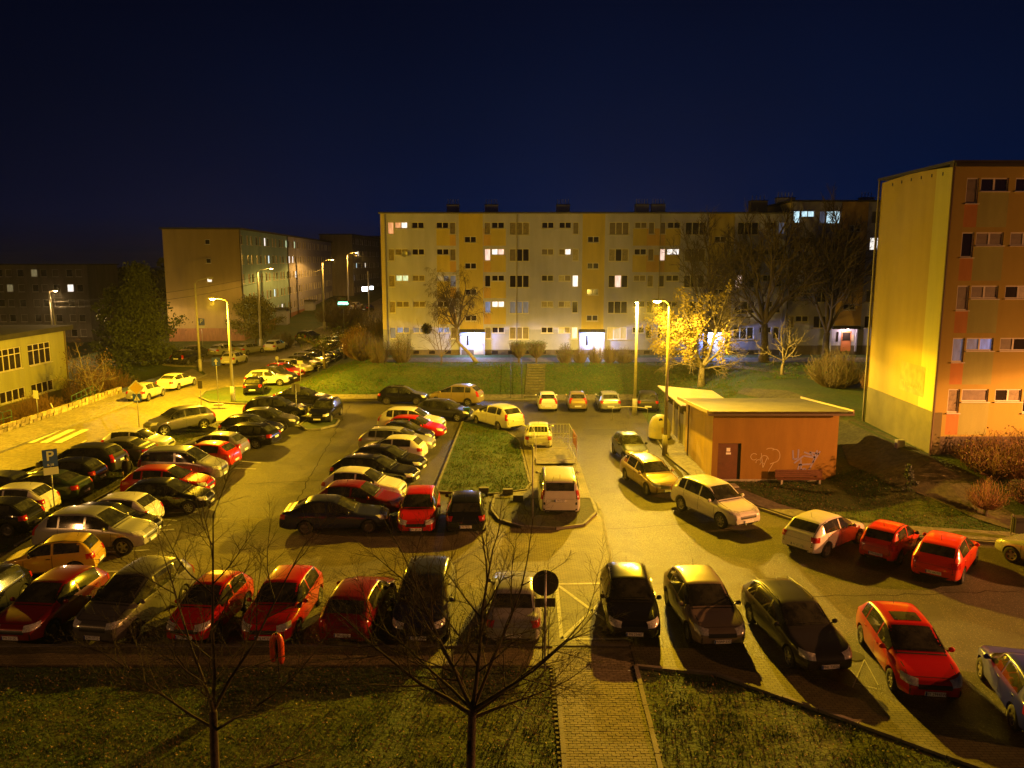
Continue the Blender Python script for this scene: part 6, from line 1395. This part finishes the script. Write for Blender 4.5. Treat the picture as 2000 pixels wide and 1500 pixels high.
def shrub(name, x, y, label, w_, h, n, seed, mt=TWIG, r=.012, leafs=0, lmt=None, fan=1.0, z=None, stem=None, cat='shrub', group=None, kinks=4, flat=False):
    rng = random.Random(seed); z = hz(x, y) if z is None else z; root = empty(name, (x, y, z)); tag(root, label, cat, group); mb = MB(); tips = []
    for k in range(n):
        a = rng.uniform(0, 2 * PI); rr = math.sqrt(rng.random()); t = Vector((math.cos(a) * rr * w_ / 2, math.sin(a) * rr * w_ / 2, h * (1 - .45 * rr * rr) * rng.uniform(.75, 1.05) if not flat else h * rng.uniform(.9, 1.0)))
        b = Vector((t.x * (.15 if stem else .35), t.y * (.15 if stem else .35), stem or 0)); pts = [b]
        for j in range(1, kinks + 1):
            u = j / kinks; q = b.lerp(t, u) + Vector((rng.gauss(0, 1), rng.gauss(0, 1), rng.gauss(0, .6))) * w_ * .035; q += Vector((t.x - b.x, t.y - b.y, 0)) * .22 * math.sin(PI * u); pts.append(q)
        mb.tube(pts, [r * (1.6 - 1.2 * j / kinks) for j in range(kinks + 1)], 3, cap=False); tips += pts[2:]
    if stem: m = MB(); m.tube([(0, 0, -.1), (0, 0, stem)], .09, 7); m.build('stem', BARK, root)
    mb.build('twigs', mt, root)
    if leafs:
        lm = MB()
        for k in range(leafs):
            c = rng.choice(tips) + Vector((rng.gauss(0, 1), rng.gauss(0, 1), rng.gauss(0, 1))) * .08; u = Vector((rng.gauss(0, 1), rng.gauss(0, 1), rng.gauss(0, 1))).normalized(); v = u.orthogonal().normalized(); s_ = .05 * rng.uniform(.6, 1.4); lm.face([c - u * s_, c + v * s_ * .6, c + u * s_, c - v * s_ * .6])
        tag(lm.build('leaves', lmt or LEAFG, root), kind='stuff')
    return root
RT = mat('rust_twig', (.16, .085, .035), .9)
shrub('hedge', -42.0, 58.5, 'rust-brown hedge bush behind the blank board', 6.5, 2.6, 900, 1, RT, .016, 2500, MATS['leaf_rust'])
shrub('hedge', -39.6, 64.5, 'rust-brown bush under the windows of the yellow-green building', 5.5, 3.2, 800, 2, RT, .016, 2500, MATS['leaf_rust'])
shrub('hedge', -40.0, 75.5, 'brown thicket between the pale-limbed tree and the conifer', 7, 4.2, 900, 3, RT, .018, 2500, LEAFG)
shrub('shrub', 24.0, 37.4, 'brown bush below the corner of the right block', 4.4, 2.2, 500, 4, RT, .014, 1200, MATS['leaf_rust'])
shrub('shrub', 27.8, 37.6, 'brown bush at the right edge below the windows', 5.2, 2.5, 500, 5, RT, .014, 1200, MATS['leaf_rust'])
shrub('shrub', 24.6, 35.2, 'low bush between path and right edge', 3.2, 1.5, 300, 14, RT, .013, 500, MATS['leaf_rust'])
c = W(1925, 1002, .3); shrub('shrub', c.x, c.y, 'upright twiggy shrub with reddish twigs in the lower right lawn', 1.9, 1.95, 170, 6, mat('red_twig', (.26, .13, .06), .9), .010, stem=.35, kinks=5)
shrub('shrub', 24.7, 59.5, 'dark bush behind the substation, left of the gable', 4.6, 3.0, 600, 7, TWIG, .014, 900, LEAFG)
shrub('shrub', 26.3, 55.0, 'bush with bronze twigs at the foot of the gable', 3.2, 2.4, 400, 8, RT, .014, 500, MATS['leaf_rust'])
shrub('trimmed_shrub', .65, 73.6, 'left one of two box-cut shrubs before the block', 1.9, 2.0, 300, 9, TWIG, .014, 1000, LEAFG, stem=.5, flat=True)
shrub('trimmed_shrub', 2.3, 73.6, 'right one of two box-cut shrubs before the block', 2.0, 2.0, 300, 10, TWIG, .014, 1000, LEAFG, stem=.5, flat=True)
for k, (x, w_, h, lb) in enumerate(((-12.6, 2.6, 2.6, 'leftmost dark bush at the corner of the long block'), (-10.4, 2.4, 2.9, 'second bush from the left corner of the long block'), (5.0, 1.8, 1.9, 'dark round bush left of the middle entrance'), (6.4, 1.6, 1.6, 'thin bush just left of the middle entrance'), (7.9, 1.8, 1.8, 'bush in front of the lit middle entrance'), (9.2, 1.7, 1.8, 'bush right of the middle entrance doorway'), (10.6, 2.4, 1.6, 'low bush right of the middle entrance'))):
    shrub('shrub', x, 73.7, lb, w_, h, 260, 20 + k, TWIG, .013, 500 if k < 3 else 0, LEAFG)
shrub('shrub', -14.8, 78.5, 'dark bush beyond the corner of the long block', 3.6, 3.0, 400, 31, TWIG, .016, 900, LEAFG); shrub('shrub', -16.6, 84.5, 'ochre bush between the bays and the long block', 4, 3.6, 500, 32, RT, .016, 2200, LEAFY); shrub('shrub', -17.0, 95, 'tall bush behind the ochre one', 5, 5, 500, 33, TWIG, .018, 2000, LEAFG)
shrub('shrub', -27.4, 127, 'dark thicket under the orange lamp', 9, 5, 600, 34, TWIG, .03, 1800, LEAFG); shrub('shrub', -30.5, 104.6, 'dark bush beside the concrete pole', 3.4, 2.2, 300, 35, TWIG, .016, 900, LEAFG)
c = W(1772, 965, .5); foliage('little_spruce', c.x, c.y, 'knee-high bluish spruce in the lower right lawn', [(.50, .1), (.48, .35), (.28, .75), (.15, 1.1), (.04, 1.45)], 1500, .06, mat('blue_needles', (.07, .085, .07), .8), 9, (1.2, .03), cat='spruce')
# far tree line
for k in range(14):
    x = -150 + k * 12 + rg.uniform(-3, 3); y = 215 + rg.uniform(-20, 30)
    if -50 < x < -28: continue
    foliage('distant_tree', x, y, ('dark distant tree in the black tree line, %s from the left' % ('first', 'second', 'third', 'fourth', 'fifth', 'sixth', 'seventh', 'eighth', 'ninth', 'tenth', 'eleventh', 'twelfth', 'thirteenth', 'fourteenth')[k]), [(3, 1), (5, 4), (4.5, 8), (2, 11 + rg.uniform(0, 3))], 500, .8, mat('dark_leaf', (.02, .022, .014), .95), 100 + k, (3, .3), group='dark trees on the left horizon')
foliage('dark_tree', -52, 118, 'dark tree between the far left block and the brown gable', [(2, 1), (4, 4), (3.5, 8), (1, 11)], 1600, .4, MATS['dark_leaf'], 77, (3, .3)); foliage('dark_tree', -60, 128, 'dark tree right of the far left block', [(2, 1), (4, 4), (3.5, 7), (1, 9.5)], 1400, .4, MATS['dark_leaf'], 78, (3, .3))
# ------------------------------------------------------------------ grass blades and fallen leaves (countless: one object each)
def inpoly(x, y, poly):
    c = False; n = len(poly)
    for i in range(n):
        (x1, y1), (x2, y2) = poly[i], poly[(i + 1) % n]
        if (y1 > y) != (y2 > y) and x < (x2 - x1) * (y - y1) / (y2 - y1) + x1: c = not c
    return c
def tufts(name, poly, n, size, seed, label, mts, z=0.0, drape=False, blades=4, clump=.86):
    rng = random.Random(seed); xs = [p[0] for p in poly]; ys = [p[1] for p in poly]; mb = MB(); k = 0; cl = [(rng.uniform(min(xs), max(xs)), rng.uniform(min(ys), max(ys))) for _ in range(max(20, n // 14))]
    tries = 0
    while k < n and tries < n * 6:
        tries += 1
        if rng.random() < clump: c = rng.choice(cl); x, y = c[0] + rng.gauss(0, size * 2.2), c[1] + rng.gauss(0, size * 2.2)
        else: x, y = rng.uniform(min(xs), max(xs)), rng.uniform(min(ys), max(ys))
        if not inpoly(x, y, poly): continue
        k += 1; zz = z + (hz(x, y) if drape else 0); mi = rng.choice((0, 0, 1, 2)); s_ = size * rng.uniform(.4, 1.25)
        for b in range(blades):
            a = rng.uniform(0, 2 * PI); ca, sa = math.cos(a), math.sin(a); ln = rng.uniform(.3, 1.0) * s_; wd_ = s_ * .11
            mb.face([(x + sa * wd_, y - ca * wd_, zz), (x - sa * wd_, y + ca * wd_, zz), (x + ca * ln * .8, y + sa * ln * .8, zz + s_ * rng.uniform(.5, 1.0))], mi)
    return tag(mb.build(name, mts), label, kind='stuff')
G1 = mat('blade_green', (.048, .125, .010), .8); G2 = mat('blade_olive', (.080, .125, .020), .85); G3 = mat('blade_straw', (.16, .125, .045), .9); GM = [G1, G2, G3]
tufts('grass_left', [(-15, 13), (1.1, 13), (1.2, 21.25), (-15, 21.25)], 17000, .085, 1, 'rough grass of the near left lawn', GM)
tufts('grass_right', [(3.5, 12.5), (14, 12.5), (10.2, 17.0), (8.0, 18.95), (5.8, 20.75), (3.75, 21.15)], 9000, .085, 2, 'rough grass of the near right lawn', GM)
tufts('grass_island', [(p[0] * .97, p[1]) for p in ISL], 6500, .11, 3, 'grass on the car park island', GM, z=.11)
tufts('grass_substation', [(13.2, 36.4), (15.8, 34.0), (20.9, 32.9), (22, 33), (19, 37.5), (18.4, 41), (17.6, 40.9), (11.2, 41.0), (12.2, 37.9)], 7000, .10, 4, 'rough grass of the lawn before the substation', GM, drape=True)
tufts('grass_bank', [(-19.5, 66.8), (.8, 66.8), (.8, 74), (-12.5, 74), (-13.5, 80), (-19.6, 84)], 9000, .15, 5, 'grass on the left part of the bank', GM, drape=True)
tufts('grass_bank_right', [(3.0, 66.8), (11, 66.8), (12, 56), (17, 60), (19, 63), (27, 64), (27, 74), (3.0, 74)], 9000, .15, 6, 'grass on the right part of the bank', GM, drape=True)
tufts('grass_verge', [(-24.2, 26), (-24.2, 54), (-20.6, 56), (-20.6, 31)], 3500, .10, 7, 'thin worn grass on the verge', GM, z=.03)
def litter(name, poly, n, size, seed, label, drape=False):
    rng = random.Random(seed); xs = [p[0] for p in poly]; ys = [p[1] for p in poly]; mb = MB()
    for _ in range(n):
        x, y = rng.uniform(min(xs), max(xs)), rng.uniform(min(ys), max(ys))
        if not inpoly(x, y, poly): continue
        z = (hz(x, y) if drape else 0) + rng.uniform(.02, .07); u = Vector((rng.gauss(0, 1), rng.gauss(0, 1), rng.gauss(0, .4))).normalized() * size * rng.uniform(.5, 1.2); v = Vector((-u.y, u.x, rng.gauss(0, .4) * size)) * .6; c = Vector((x, y, z)); mb.face([c - u, c + v, c + u, c - v], rng.choice((0, 0, 1)))
    return tag(mb.build(name, [mat('fallen_leaf', (.16, .09, .035), .85), mat('fallen_leaf_pale', (.30, .22, .11), .85)]), label, kind='stuff')
litter('fallen_leaves', [(-14, 13), (1.2, 13), (1.2, 21.3), (-14, 21.3)], 3800, .035, 1, 'fallen leaves on the near left lawn')
litter('fallen_leaves', [(3.4, 12.5), (14, 12.5), (10.2, 17.0), (5.8, 20.75), (3.6, 21.3)], 2600, .035, 2, 'fallen leaves on the near right lawn')
litter('fallen_leaves', [(11.5, 36), (21, 33), (19, 41), (11.3, 41)], 1300, .04, 3, 'fallen leaves on the lawn before the substation', True)
# ------------------------------------------------------------------ air volume added for the lamp halos, far blocks soften too
hm = bpy.data.materials.new('halo_air'); hm.use_nodes = True; t = hm.node_tree; t.nodes.clear()
o_ = t.nodes.new('ShaderNodeOutputMaterial'); pv = t.nodes.new('ShaderNodeVolumePrincipled'); pv.inputs['Density'].default_value = 0.00018; pv.inputs['Color'].default_value = (.92, .93, .95, 1); pv.inputs['Anisotropy'].default_value = 0.75
t.links.new(pv.outputs[0], o_.inputs['Volume'])
m = MB(); m.box(-1230, 1230, -230, 1640, -5.2, 26); hb = m.build('halo_volume', hm); tag(hb, 'added air volume that gives the lamps halos over the whole estate', kind='stuff')
sc.cycles.volume_bounces = 0; sc.cycles.volume_step_rate = 5
